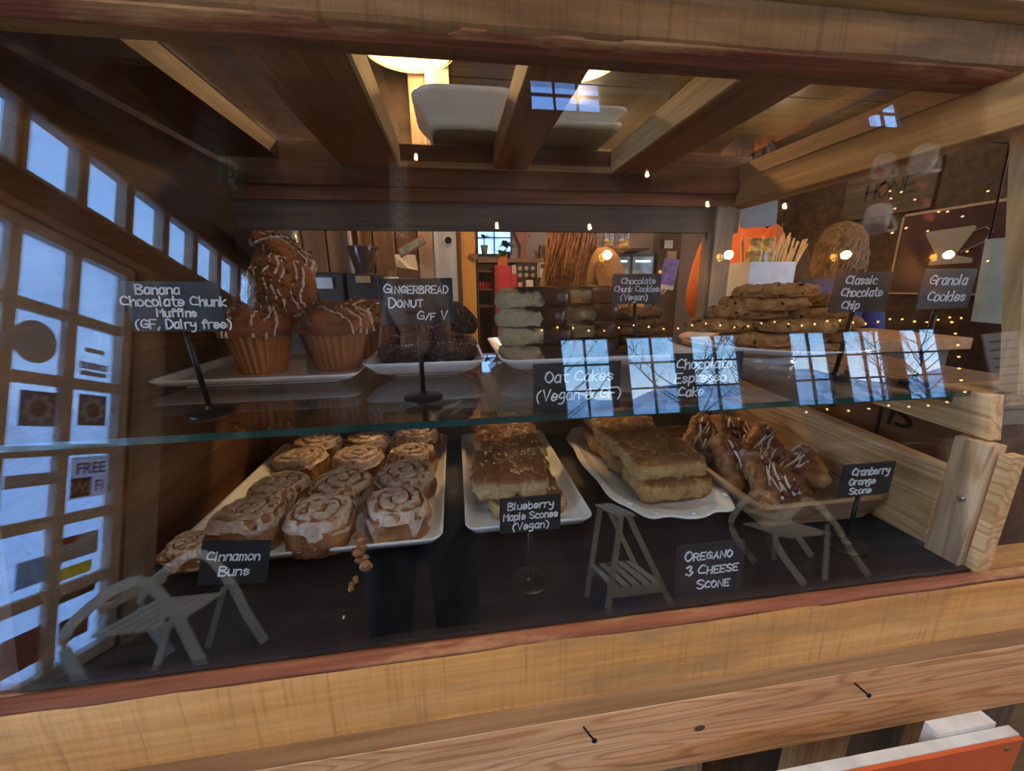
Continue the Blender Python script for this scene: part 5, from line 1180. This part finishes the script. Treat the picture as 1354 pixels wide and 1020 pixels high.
for i, (dx, lb) in enumerate(((-.045, 'left cellophane wrapped cone in the tub'), (-.005, 'right cellophane wrapped cone in the tub'))):
    t = thing('wrapped_cone', (.90+dx, 1.075, 1.20), lb, 'cone', 'wrapped cones in the tub'); MB().lathe([(.002, 0), (.016, .07), (.022, .13), (.012, .145), (.018, .165)], 9, cap1=False).build('wrapper', CEL, t)
t = thing('blank_card', (.835, 1.05, 1.425), 'blank rounded blue grey card hung high in the right bay', 'card', rot=(0, -.08, 0)); MB().prism(rrect(.054, .033, .008, 5), 0, .003, axis='Y').build('card', mat_plain('bluegrey_card', (.19, .23, .29), .7, var=.1), t)
MB().tube([(-.04, .002, .03), (-.04, .002, .08), (-.09, .002, .09)], .0015, 6).build('hook', POLE, t)
# dark partition with a banner showing a mug
struct(MB().box((3.12, .60, 0), (3.2, YF, 2.42)).build('wall_seating', KD))
ban = thing('mug_banner', (3.085, 0, 0), 'maroon framed banner with a pale grey mug drawn on it', 'banner')
MB().box((0, 1.75, 1.17), (.02, 2.50, 1.685)).build('banner_cloth', mat_plain('maroon_cloth', (.055, .018, .020), .7, var=.3, nscale=8), ban)
for b_ in (((-.006, 1.72, 1.675), (.0, 2.50, 1.69)), ((-.006, 1.75, 1.16), (.0, 2.50, 1.172)), ((-.006, 2.488, 1.165), (.0, 2.50, 1.69))): MB().box(*b_).build('frame', mat_plain('banner_frame', (.45, .30, .22), .6), ban)
MUGG = mat_plain('mug_grey', (.36, .33, .29), .7, var=.04)
# drawn as seen from the case: y falls towards the right
mp = [(2.335, 1.545), (2.320, 1.557), (2.085, 1.565), (2.075, 1.552), (2.145, 1.40), (2.055, 1.375), (2.055, 1.350), (2.275, 1.345), (2.275, 1.372), (2.255, 1.39), (2.245, 1.40)]
MB().prism(mp, -.007, -.001, axis='X').build('mug_shape', MUGG, ban)
MB().tube([(-.004, 2.085, 1.53), (-.004, 2.03, 1.548), (-.004, 1.995, 1.52), (-.004, 2.02, 1.465), (-.004, 2.12, 1.415)], .010, 6, flat=(.014, .004)).build('mug_handle', MUGG, ban)
sg = thing('wooden_wall_sign', (3.10, 2.68, 1.86), 'dark wooden sign with the black letters HONE above the banner', 'sign', rot=(0, 0, -PI/2))
MB().box((-.30, 0, -.15), (.32, .015, .17)).build('board', mat_wood('sign_board', ((.05, .035, .025), (.10, .07, .05), (.16, .12, .08)), 'X', 1), sg)
mb = MB(); write(mb, [('HONE', .03, -.02, .10)], y=-.003, pen=.016); mb.build('lettering', mat_plain('black_ink', (.01, .01, .01), .6), sg)
t = thing('spiky_plant', (2.85, 3.40, 1.80), 'dark spiky plant beyond the customers', 'plant'); rn = random.Random(2)
for i in range(18):
    a = rn.random()*6.28; l = rn.uniform(.10, .17); MB().tube([(0, 0, 0), (math.cos(a)*l*.5, math.sin(a)*l*.3, l*.6), (math.cos(a)*l, math.sin(a)*l*.6, l*.6+rn.uniform(-.05, .06))], [.008, .007, .001], 5).build('leaf', LEAFD, t, smooth=True)
MB().lathe([(.06, -1.80), (.06, -.14), (.04, -.02), (.0, -.01)], 16).build('pot', BLK, t)
t = thing('hanging_towel', (.93, .545, 0), 'pale green and blue cloth hanging beyond the light wooden post', 'towel')
MB().add([(-.03, .035, 1.31), (.03, -.01, 1.31), (.03, -.035, 1.165), (-.03, .025, 1.172), (-.03, .045, 1.31), (.03, 0, 1.31), (.03, -.025, 1.165), (-.03, .035, 1.172)], [(0, 1, 2, 3), (7, 6, 5, 4), (0, 4, 5, 1), (1, 5, 6, 2), (2, 6, 7, 3), (3, 7, 4, 0)]).build('green_cloth', mat_plain('towel_cloth', (.42, .48, .40), .9, var=.2, nscale=20), t)
MB().add([(.03, -.01, 1.30), (.06, -.03, 1.30), (.06, -.06, 1.162), (.03, -.035, 1.160), (.03, 0, 1.30), (.06, -.02, 1.30), (.06, -.05, 1.162), (.03, -.025, 1.160)], [(0, 1, 2, 3), (7, 6, 5, 4), (0, 4, 5, 1), (1, 5, 6, 2), (2, 6, 7, 3), (3, 7, 4, 0)]).build('blue_cloth', mat_plain('blue_cloth', (.06, .16, .35), .9), t)
MB().tube([(-.03, .04, 1.31), (-.10, .0, 1.44), (-.17, .0, 1.44)], .002, 5).build('cord', POLE, t)

# ================================================================ people
def skinned(name, J, E_, m, parent, sub=2, smooth=True):
    """J: name -> (x, y, z, r[, r2]); E_: joint pairs, the first joint is the root"""
    ks = list(J); me = bpy.data.meshes.new(name); me.from_pydata([J[k][:3] for k in ks], [(ks.index(a), ks.index(b)) for a, b in E_], [])
    o = bpy.data.objects.new(name, me); COL.objects.link(o)
    sk = o.modifiers.new('skin', 'SKIN'); sk.use_smooth_shade = True; sk.branch_smoothing = .6
    if not me.skin_vertices: bpy.context.view_layer.objects.active = o
    sv = me.skin_vertices[0].data
    for i, k in enumerate(ks): sv[i].radius = (J[k][3], J[k][4] if len(J[k]) > 4 else J[k][3]); sv[i].use_root = (i == 0)
    ss = o.modifiers.new('sub', 'SUBSURF'); ss.levels = sub; ss.render_levels = sub
    dg = bpy.context.evaluated_depsgraph_get(); me2 = bpy.data.meshes.new_from_object(o.evaluated_get(dg)); bpy.data.objects.remove(o)
    me2.materials.clear(); me2.materials.append(m); me2.polygons.foreach_set('use_smooth', [True]*len(me2.polygons))
    o = bpy.data.objects.new(name, me2); COL.objects.link(o); o.parent = parent; return o
SKIN = mat_plain('skin', (.62, .36, .26), .5, var=.05, sub=.1)
def head_mesh(parent, z, sk=SKIN, x=0, y=0, tilt=0):
    """face looks to -Y"""
    mb = MB(); rings = []; n = 28
    for k in range(17):
        t_ = k/16; a = PI*t_; zz = -math.cos(a)*.118; w_ = math.sin(a)**.8*.076; d_ = math.sin(a)**.8*.095
        if zz < -.03: w_ *= .80+.2*(zz+.118)/.088; d_ *= .86+.14*(zz+.118)/.088
        ring = []
        for i in range(n):
            b = 2*PI*i/n; px = math.cos(b)*max(w_, .004); py = math.sin(b)*max(d_, .004)
            f_ = max(0, -math.sin(b))
            if f_ > .96 and -.045 < zz < .015: py -= .016*(1-abs(zz+.02)/.04)*1.0 if abs(zz+.02) < .04 else 0
            if .62 < f_ < .93 and abs(zz-.008) < .02: py += .007
            ring.append((px, py, zz))
        rings.append(ring)
    mb.loft(rings); o = mb.build('head', sk, parent, smooth=True, loc=(x, y, z), rot=(tilt, 0, 0))
    for s_ in (-1, 1):
        MB().ball((s_*.030, -.082, .008), .0115, 12, 8).build('eye', mat_plain('eye_white', (.75, .72, .70), .2), o, smooth=True)
        MB().ball((s_*.076, .005, -.005), .02, 10, 8, sc=(.35, .7, 1.2)).build('ear', sk, o, smooth=True)
    MB().ball((0, -.083, -.055), .022, 12, 6, sc=(1, .3, .28)).build('mouth', mat_plain('lips', (.42, .14, .12), .5), o, smooth=True)
    return o
def hand(parent, wrist, d, palm_n, sk=SKIN, curl=.9, s=1.0, side=1):
    """five fingered hand: wrist point, direction d, palm normal; fingers curl towards the palm"""
    d = Vector(d).normalized(); pn = Vector(palm_n); pn = (pn-d*pn.dot(d)).normalized(); u = d.cross(pn)*side; W = Vector(wrist); J = {}; E_ = []
    def P(a, b, c, r, r2=None): v = W+(d*a+u*b+pn*c)*s; return (*v, r*s, (r2 or r)*s)
    J['p1'] = P(.045, 0, 0, .030, .014); J['w'] = P(0, 0, 0, .024, .018); J['p2'] = P(.085, 0, .0, .032, .012); E_ += [('p1', 'w'), ('p1', 'p2')]
    o = skinned('hand', J, E_, sk, parent, 1)
    for k, (b, L_) in enumerate(((-.028, .072), (-.010, .080), (.010, .075), (.027, .058))):
        ang = 0; pos = (.080, b, 0); JJ = {'a': P(.065, b*.85, 0, .009)}; EE = []; prev = 'a'; al, cl = .080, 0
        for q, fr in enumerate((0, .45, .3, .25)):
            ang += curl*(.35 if q == 0 else .62) if q else 0
            al += math.cos(ang)*L_*fr; cl += math.sin(ang)*L_*fr
            nm = 'j%d' % q; JJ[nm] = P(al, b*1.05, cl, .0088-.0007*q); EE.append((prev, nm)); prev = nm
        skinned('finger', JJ, EE, sk, o, 1)
    JJ = {'a': P(.025, -.022, .004, .011), 'b': P(.045, -.043, .014, .0105), 'c': P(.066, -.050, .028, .0095), 'd': P(.082, -.045, .040, .008)}
    skinned('thumb', JJ, [('a', 'b'), ('b', 'c'), ('c', 'd')], sk, o, 1); return o
def person(loc, rz, label, top_m, H=1.68, arms=((.0, 0), (.0, 0)), hood=None, hair=None, trousers=None, bulk=1.0, bent=0, neck_m=None):
    t = thing('person', loc, label, 'person', rz=rz); k = H/1.70
    tz = lambda z: z*k
    tr = trousers or mat_plain('dark_trousers', (.03, .035, .05), .8)
    J = {'pelvis': (0, 0, tz(.93), .145, .11), 'hl': (.09, 0, tz(.86), .095), 'kl': (.10, -.01, tz(.48), .062), 'al': (.10, .02, tz(.08), .042), 'tl': (.11, -.14, tz(.035), .032), 'hr': (-.09, 0, tz(.86), .095), 'kr': (-.10, -.01, tz(.48), .062), 'ar': (-.10, .02, tz(.08), .042), 'tr': (-.11, -.14, tz(.035), .032)}
    skinned('trousers', J, [('pelvis', 'hl'), ('hl', 'kl'), ('kl', 'al'), ('al', 'tl'), ('pelvis', 'hr'), ('hr', 'kr'), ('kr', 'ar'), ('ar', 'tr')], tr, t)
    J = {'pelvis': (0, 0, tz(.92), .17*bulk, .13*bulk), 'waist': (0, 0, tz(1.06), .155*bulk, .12*bulk), 'chest': (0, -bent*.05, tz(1.27), .175*bulk, .13*bulk), 'neck': (0, -bent*.08, tz(1.42), .075, .07), 'sl': (.155, -bent*.06, tz(1.365), .07*bulk), 'sr': (-.155, -bent*.06, tz(1.365), .07*bulk)}
    E_ = [('pelvis', 'waist'), ('waist', 'chest'), ('chest', 'neck'), ('chest', 'sl'), ('chest', 'sr')]
    ends = {}
    for s_, nm, arm in ((1, 'l', arms[0]), (-1, 'r', arms[1])):
        el, wr = arm if isinstance(arm[0], (tuple, list)) else ((s_*.21, .02, tz(1.10)), (s_*.22, -.10, tz(.88)))
        J['e'+nm] = (*el, .052*bulk); J['w'+nm] = (*wr, .036*bulk); E_ += [('s'+nm, 'e'+nm), ('e'+nm, 'w'+nm)]; ends[nm] = (Vector(el), Vector(wr))
    skinned('jacket', J, E_, top_m, t)
    skinned('neck', {'a': (0, -bent*.09, tz(1.40), .055), 'b': (0, -bent*.10-.005, tz(1.52), .050)}, [('a', 'b')], neck_m or SKIN, t, 1)
    head_mesh(t, tz(1.585), y=-bent*.12)
    for s_, nm in ((1, 'l'), (-1, 'r')):
        a, b = ends[nm]; d = (b-a).normalized(); hand(t, b+d*.012, d, (-s_, 0, 0) if abs(d.x) < .8 else (0, 0, -1), side=s_, curl=.7)
    if hood:
        MB().ball((0, .015-bent*.12, tz(1.645)), .108, 20, 12, sc=(.92, 1.02, .80)).lathe([(.112, 0), (.118, .012), (.112, .024), (.104, .03)], 24, (0, .012-bent*.12, tz(1.60)), cap0=False, cap1=False).build('hat', hood, t, smooth=True)
    if hair:
        hm, length = hair; hb = MB(); hb.ball((0, .018, tz(1.61)), .108, 20, 12, sc=(.88, 1.02, 1.1)).build('hair_cap', hm, t, smooth=True)
        rn = random.Random(8); st = MB()
        for i in range(150):
            a = rn.uniform(-.25, PI+.25); x = math.cos(a)*.088; y = .015+math.sin(a)*.10; z = tz(1.64)+rn.uniform(-.03, .03); pts = [(x*.8, y*.8, z+.03)]; L_ = length*rn.uniform(.75, 1.05); ph = rn.random()*6
            for q in range(1, 9): u = q/8; pts.append((x*(1+.30*u)+.010*math.sin(ph+u*9), y*(1+.12*u)+.008*math.cos(ph+u*8)+(.02*u), z-L_*u))
            st.tube(pts, [.008, .011, .011, .010, .010, .009, .008, .006, .003], 4)
        st.build('hair', hm, t, smooth=True)
    return t
HAIRR = mat_plain('auburn_hair', (.32, .12, .03), .45, var=.5, nscale=60); HAIRB = mat_plain('blond_hair', (.42, .29, .17), .45, var=.35, nscale=60)
ORJ = mat_plain('orange_jacket', (.62, .12, .025), .7, var=.12); DKJ = mat_plain('dark_purple_jacket', (.035, .025, .04), .7, var=.2); BLJ = mat_plain('blue_jacket', (.025, .07, .32), .7, var=.12)
person((.55, 1.75, 0), 2.0, 'person with long auburn hair seen from behind, holding a purple packet', mat_plain('brown_jumper', (.26, .14, .07), .85, var=.2, nscale=90), 1.70,
       arms=(((.21, .02, 1.10), (.22, -.10, .88)), ((-.25, -.02, 1.10), (-.285, -.09, 1.17))), hair=(HAIRR, .40))
# server's bare forearm reaching past the sign with a purple packet
sv = thing('person', (.62, 1.62, 0), 'person in a striped grey sleeve behind the dark cookies reaching out a hand', 'person', rz=-.5) if False else None
person((1.24, 1.66, 0), 1.75, 'person in an orange jacket queueing behind the bread sticks', ORJ, 1.80, hood=mat_plain('dark_hat', (.02, .018, .022), .8), bulk=.9, hair=(mat_plain('brown_hair', (.06, .03, .015), .6, var=.4), .14))
person((2.22, 2.62, 0), 2.2, 'taller person in a dark purple coat and hat behind the orange jacket', DKJ, 1.84, hood=DKJ, bulk=1.2, hair=(mat_plain('brown_hair', (.06, .03, .015)), .14))
person((2.08, 1.98, 0), 2.6, 'person in a blue jacket with a tan furry hat', BLJ, 1.52, hood=mat_plain('tan_fur', (.20, .125, .07), .95, var=.5, nscale=70, bump=.01), bulk=1.1, hair=(mat_plain('tan_hair', (.22, .13, .07), .6, var=.4), .17))
_c, _s = math.cos(2.0), math.sin(2.0); _h = Vector((.55+_c*-.335-_s*-.16, 1.75+_s*-.335+_c*-.16, 0))
t = thing('purple_packet', (_h.x+.01, _h.y, 1.285), 'purple and white patterned packet held up behind the dark cookies', 'packet', rot=(0, .16, -.1))
MB().box((-.030, 0, -.045), (.030, .006, .055)).build('front_panel', mat_plain('purple_print', (.22, .16, .48), .4, var=.5, nscale=45), t, bevel=.001); MB().box((-.030, -.0015, -.062), (.030, .0065, -.046)).build('white_edge', mat_plain('white_paper', (.7, .64, .58)), t)
# ================================================================ the front room, seen mirrored in the glass
CREAM = mat_plain('cream_paint', (.74, .70, .56), .45, var=.06)
def bar(pts, m, parent, name, w_=.035, th_=.012): return MB().tube(pts, .01, 4, flat=(th_, w_)).build(name, m, parent, bevel=.001)
def arc(pts, n=6): 
    q = [Vector(p) for p in pts]; out = []
    for i in range(len(q)-1):
        p0, p1, p2, p3 = q[max(i-1, 0)], q[i], q[i+1], q[min(i+2, len(q)-1)]
        for k in range(n):
            t_ = k/n; out.append(.5*((2*p1)+(p2-p0)*t_+(2*p0-5*p1+4*p2-p3)*t_*t_+(3*p1-p0-3*p2+p3)*t_**3))
    return out+[q[-1]]
def folding_chair(x, y, rz, label):
    t = thing('folding_chair', (x, y, 0), label, 'chair', 'cream folding chairs', rz=rz)
    for yy in (0, -.42):
        bar(arc([(-.22, yy, .012), (-.37, yy, .26), (-.31, yy, .40), (-.10, yy, .515), (.05, yy, .37), (.16, yy, .16), (.25, yy, .012)]), CREAM, t, 'arm_frame', .045, .014)
        bar([(-.05, yy-.02, .012), (.035, yy-.02, .35)], CREAM, t, 'leg', .028, .014)
        MB().lathe([(.009, 0), (.009, .006), (0, .008)], 12).build('bolt', POLE, t, loc=(.033, yy+.008, .34), rot=(-PI/2, 0, 0))
    for i in range(6): MB().box((-.28+.055*i, -.41, .29), (-.238+.055*i, -.01, .302)).build('seat_slat', CREAM, t)
    for z in (.40, .45): MB().box((-.26 if z < .42 else -.20, -.41, z-.015), (-.25 if z < .42 else -.19, -.01, z+.015)).build('back_slat', CREAM, t)
    return t
folding_chair(-1.37, -1.2, 0, 'cream folding chair nearest the glazed door')
folding_chair(2.33, -1.50, .0, 'cream folding chair mirrored below the cranberry scones')
t = thing('step_stand', (0, -1.35, 0), 'cream folding slatted step stand mirrored below the scalloped platter', 'stand')
for yy in (0, -.34):
    bar([(.745, yy, .012), (.885, yy, .56)], CREAM, t, 'leg', .03, .02); bar([(1.15, yy, .012), (.93, yy, .56)], CREAM, t, 'leg', .03, .02)
    bar([(.775, yy+.012, .16), (1.085, yy+.012, .16)], CREAM, t, 'cross_bar', .045, .012)
for i in range(5): MB().box((.79+.06*i, -.36, .185), (.83+.06*i, .012, .197)).build('slat', CREAM, t)
for i in range(3): MB().box((.855+.04*i, -.36, .56), (.885+.04*i, .012, .572)).build('slat', CREAM, t)
# caged wall lamps
CAGE = mat_plain('brass_cage', (.45, .28, .08), .35, .8); BULB = mat_emit('amber_bulb', (1, .50, .08), 9)
for i, (x, lb) in enumerate(((1.78, 'leftmost'), (3.32, 'second'), (4.95, 'third'), (6.50, 'rightmost'))):
    t = thing('cage_lamp', (x, YB+.02, 3.12), lb+' brass caged wall lamp over the front windows', 'wall lamp', 'caged wall lamps')
    MB().box((-.06, -.02, -.05), (.06, .0, .09)).build('back_plate', CAGE, t); MB().tube([(0, 0, .06), (0, .12, .07)], .02, 8).build('arm', CAGE, t)
    MB().lathe([(.05, .04), (.055, .08), (.02, .10)], 16, (0, .12, 0)).build('cap', CAGE, t)
    for k in range(6):
        a = 2*PI*k/6; MB().tube([(.065*math.cos(a), .12+.065*math.sin(a), .05), (.07*math.cos(a), .12+.07*math.sin(a), -.06), (.03*math.cos(a), .12+.03*math.sin(a), -.115)], .005, 4).build('wire', CAGE, t)
    for z in (.0, -.07): MB().tube([(.068*math.cos(2*PI*k/16), .12+.068*math.sin(2*PI*k/16), z) for k in range(17)], .005, 4).build('wire', CAGE, t)
    MB().ball((0, .12, -.03), .038, 12, 8, sc=(1, 1, 1.4)).build('bulb', BULB, t, smooth=True)
    point_light('cage_lamp_light_%d' % i, (x, YB+.30, 3.05), 26, (1, .55, .18), .05)
# hanging filament bulbs
for i, (x, y, z) in enumerate(((.291, -1.5, 2.398), (.909, -1.5, 2.394), (-.201, -1.5, 2.857), (1.354, -1.5, 2.784), (1.778, -1.5, 2.57), (2.378, -1.5, 2.569))):
    t = thing('filament_bulb', (x, y, z), ('first', 'second', 'high left', 'high right', 'fifth', 'last')[i]+' clear filament bulb of the string across the front room', 'light bulb', 'string of filament bulbs')
    MB().ball((0, 0, 0), .030, 14, 10, sc=(1, 1, 1.25)).build('glass_bulb', mat_glass('bulb_glass', f0=.15, tint=(1, .9, .7)), t, smooth=True)
    MB().ball((0, 0, 0), .010, 8, 6, sc=(1, 1, 2)).build('filament', mat_emit('filament', (1, .66, .25), 55), t)
    point_light('filament_light_%d' % i, (x, y, z-.01), (26, 34, 12, 34, 36, 36)[i], (1, .76, .50), .009)
    MB().lathe([(.014, .030), (.016, .07), (.0, .075)], 12).build('socket', POLE, t); MB().tube([(0, 0, .07), (0, 0, .16)], .003, 5).build('cord', POLE, t)
t = tag(MB().tube(arc([(-1.9, -1.5, 3.2), (-.2, -1.5, 3.03), (.29, -1.5, 2.57), (.91, -1.5, 2.57), (1.35, -1.5, 2.95), (1.78, -1.5, 2.74), (2.38, -1.5, 2.74), (3.4, -1.5, 3.1)]), .004, 5).build('string_wire', POLE), 'black cable carrying the filament bulbs', 'cable')
# fairy lights round the windows and on the wall
FL = mat_emit('fairy_light', (1, .55, .16), 16); rn = random.Random(12); k_ = 0; fb = None
def fairy(pts, label):
    global fb
    t = thing('fairy_light_string', (0, 0, 0), label, 'fairy lights')
    MB().tube(pts, .003, 4).build('wire', POLE, t)
    for p in pts[::1]:
        if fb is None: o = fb = MB().ball((0, 0, 0), .013, 6, 4).build('fairy_bulb', FL, t)
        else: o = fb.copy(); COL.objects.link(o); o.parent = t
        o.location = p
fairy([(1.0+i*.19, YB+.05, 2.24+.03*math.sin(i*1.3)) for i in range(32)], 'string of fairy lights running above the front windows')
fairy([(6.72+.03*math.sin(i), YB+.05, 2.2-.16*i) for i in range(7)], 'fairy light string hanging beside the last front window')
fairy([(4.3+.3*i, YB+.05, 1.10+.02*math.sin(i*2)) for i in range(8)], 'fairy light string along the window sills')
fairy([(6.6+rn.uniform(-.6, 1.2), YB+.06, 3.3+rn.uniform(-.25, .9)) for i in range(15)], 'tangle of fairy lights high on the front wall')
# hanging mugs
for i, (x, z, lb) in enumerate(((2.2, 2.06, 'lowest white mug hanging from the rafter'), (2.24, 2.40, 'middle left white mug hanging from the rafter'), (2.56, 2.41, 'middle right white mug hanging from the rafter'), (3.09, 2.70, 'highest white mug hanging from the rafter'))):
    t = thing('hanging_mug', (x*(1.27 if i == 1 else 1), -1.2 if i == 1 else -.8, z+(.27 if i == 1 else 0)), lb, 'mug', 'mugs hung over the front room'); MB().lathe([(.045, -.06), (.052, -.055), (.056, .06), (.052, .06), (.046, -.05)], 24).build('cup_body', mat_plain('mug_white', (.75, .73, .68), .3), t, smooth=True, rot=(0, .5, 0))
    MB().tube(arc([(.05, 0, .05), (.10, 0, .02), (.10, 0, -.05), (.04, 0, -.06)]), .008, 6).build('handle', mat_plain('mug_white', (.75, .73, .68)), t, smooth=True)
    MB().tube([(0, 0, .07), (0, 0, 3.1-z)], .003, 4).build('string', POLE, t)
for i, (x, z) in enumerate(((2.30, 2.29), (2.56, 2.22))):
    t = thing('heart_garland', (x, -.82, z), ('left', 'right')[i]+' string of small red hearts between the mugs', 'garland', 'red heart garlands')
    MB().tube([(0, 0, -.15), (0, 0, 3.1-z)], .002, 4).build('string', POLE, t)
    for k in range(3): MB().prism([(0, -.03), (.03, .005), (.022, .024), (.01, .026), (0, .016), (-.01, .026), (-.022, .024), (-.03, .005)], -.002, .002, axis='Y').build('heart', mat_plain('felt_red', (.6, .03, .05), .8), t, loc=(0, 0, -.13+.09*k))
# log beams and rafters
LOG = W_LOG
def logb(name, a, b, r, m=LOG): return struct(MB().tube([Vector(a).lerp(Vector(b), i/8)+Vector((.01*math.sin(i*2), 0, .012*math.cos(i*3))) for i in range(9)], r, 12).build(name, m, smooth='auto'))
logb('beam_1', (-1.85, -3.6, 3.05), (-1.85, .5, 3.05), .15); logb('beam_2', (-1.2, -3.6, 3.3), (-1.2, .5, 3.3), .12)
logb('beam_3', (-2, -2.9, 3.75), (-.1, -2.9, 3.75), .13); logb('beam_4', (1.95, -3.6, 3.2), (3.6, .5, 3.2), .10)
for i in range(4): struct(MB().box((-2, -3.3+.95*i, 4.2), (-.35, -3.22+.95*i, 4.4)).build('rafter_%d' % (i+1), CASEW))
# exit sign
t = thing('exit_sign', (-1.5, -1.9, 2.98), 'green exit sign with a white running man near the rafters', 'exit sign'); ey = 0
MB().box((-.008, -.16, -.105), (.008, .16, .105)).build('sign_body', mat_plain('exit_green', (.01, .16, .08), .5, var=.03), t)
EW = mat_plain('exit_white', (.75, .8, .75), .5)
MB().box((.009, -.055, -.095), (.0095, .055, .095)).build('white_field', EW, t)
mb = MB(); mb.ball((.012, .012, .055), .016, 10, 6, sc=(.2, 1, 1))
for pts in (((.03, .035), (.0, .0)), ((.025, .03), (.045, .0)), ((.02, .03), (-.03, .04)), ((.0, .0), (-.035, -.02), (-.03, -.065)), ((.0, .0), (.02, -.04), (.05, -.06))): mb.tube([(.0115, p[0], p[1]) for p in pts], .009, 6)
mb.build('running_figure', mat_plain('exit_green', (.01, .16, .08)), t)
for yy in (-.12, .12): MB().tube([(0, yy, .10), (0, yy, .22)], .004, 6).build('hanger', POLE, t)
# upright sign board with letters
t = thing('upright_sign', (-.315, -1.5, 2.575), 'narrow upright grey board lettered THE BARN', 'sign')
MB().box((-.055, -.012, -.26), (.055, 0, .26)).build('board', mat_plain('grey_sign_board', (.22, .20, .18), .7), t)
for i, ch in enumerate('THE BARN'):
    if ch != ' ': txt_mesh(ch, .068, STK_W, t, 'letter', Matrix(((1, 0, 0, 0), (0, 0, 1, .001), (0, 1, 0, .205-.064*i-.02), (0, 0, 0, 1))))
MB().tube([(0, -.006, .26), (0, -.006, .6)], .004, 6).build('hanger', POLE, t)
# sheets of paper on the right
t = thing('notice_sheets', (2.83, -.8, 1.2), 'white printed sheet hanging at the far right of the front room', 'notice', rz=.5)
MB().box((-.07, -.002, -.24), (.07, 0, .24)).build('sheet', STK_W, t); 
for k in range(9): MB().box((-.05, .0005, .19-.045*k), (.05, .001, .20-.045*k)).build('printed_line', STK_G, t)
MB().tube([(0, -.004, .24), (0, -.004, 1.9)], .002, 4).build('string', POLE, t)
# photographer
ph = person((-.13, -.40, 0), PI, 'person in dark clothes with long blond hair holding up the phone', mat_plain('black_coat', (.014, .014, .018), .8), 1.62,
            arms=(((.19, -.02, 1.00), (-.050, -.15, 1.12)), ((-.26, -.02, 1.00), (-.20, -.15, 1.12))), hair=(HAIRB, .50), bulk=1.1)
t = thing('smartphone', (0, -.030, 1.225), 'black phone held up to the case glass', 'phone'); MB().box((-.038, -.004, -.075), (.038, .004, .045)).build('phone_body', BLK, t, bevel=.003); MB().box((-.034, -.0048, -.07), (.034, -.0041, .04)).build('screen', mat_plain('phone_screen', (.02, .02, .025), .1), t)
# spruce dining table in the front room
t = thing('dining_table', (3.3, -2.55, 0), 'brown wooden table in front of the windows', 'table')
MB().box((-.9, -.38, .72), (.9, .38, .755)).build('tabletop', LEDGE, t, bevel=.004)
for sx in (-1, 1):
    for sy in (-1, 1): MB().box((sx*.82-.03, sy*.32-.03, 0), (sx*.82+.03, sy*.32+.03, .72)).build('leg', LEDGE, t)
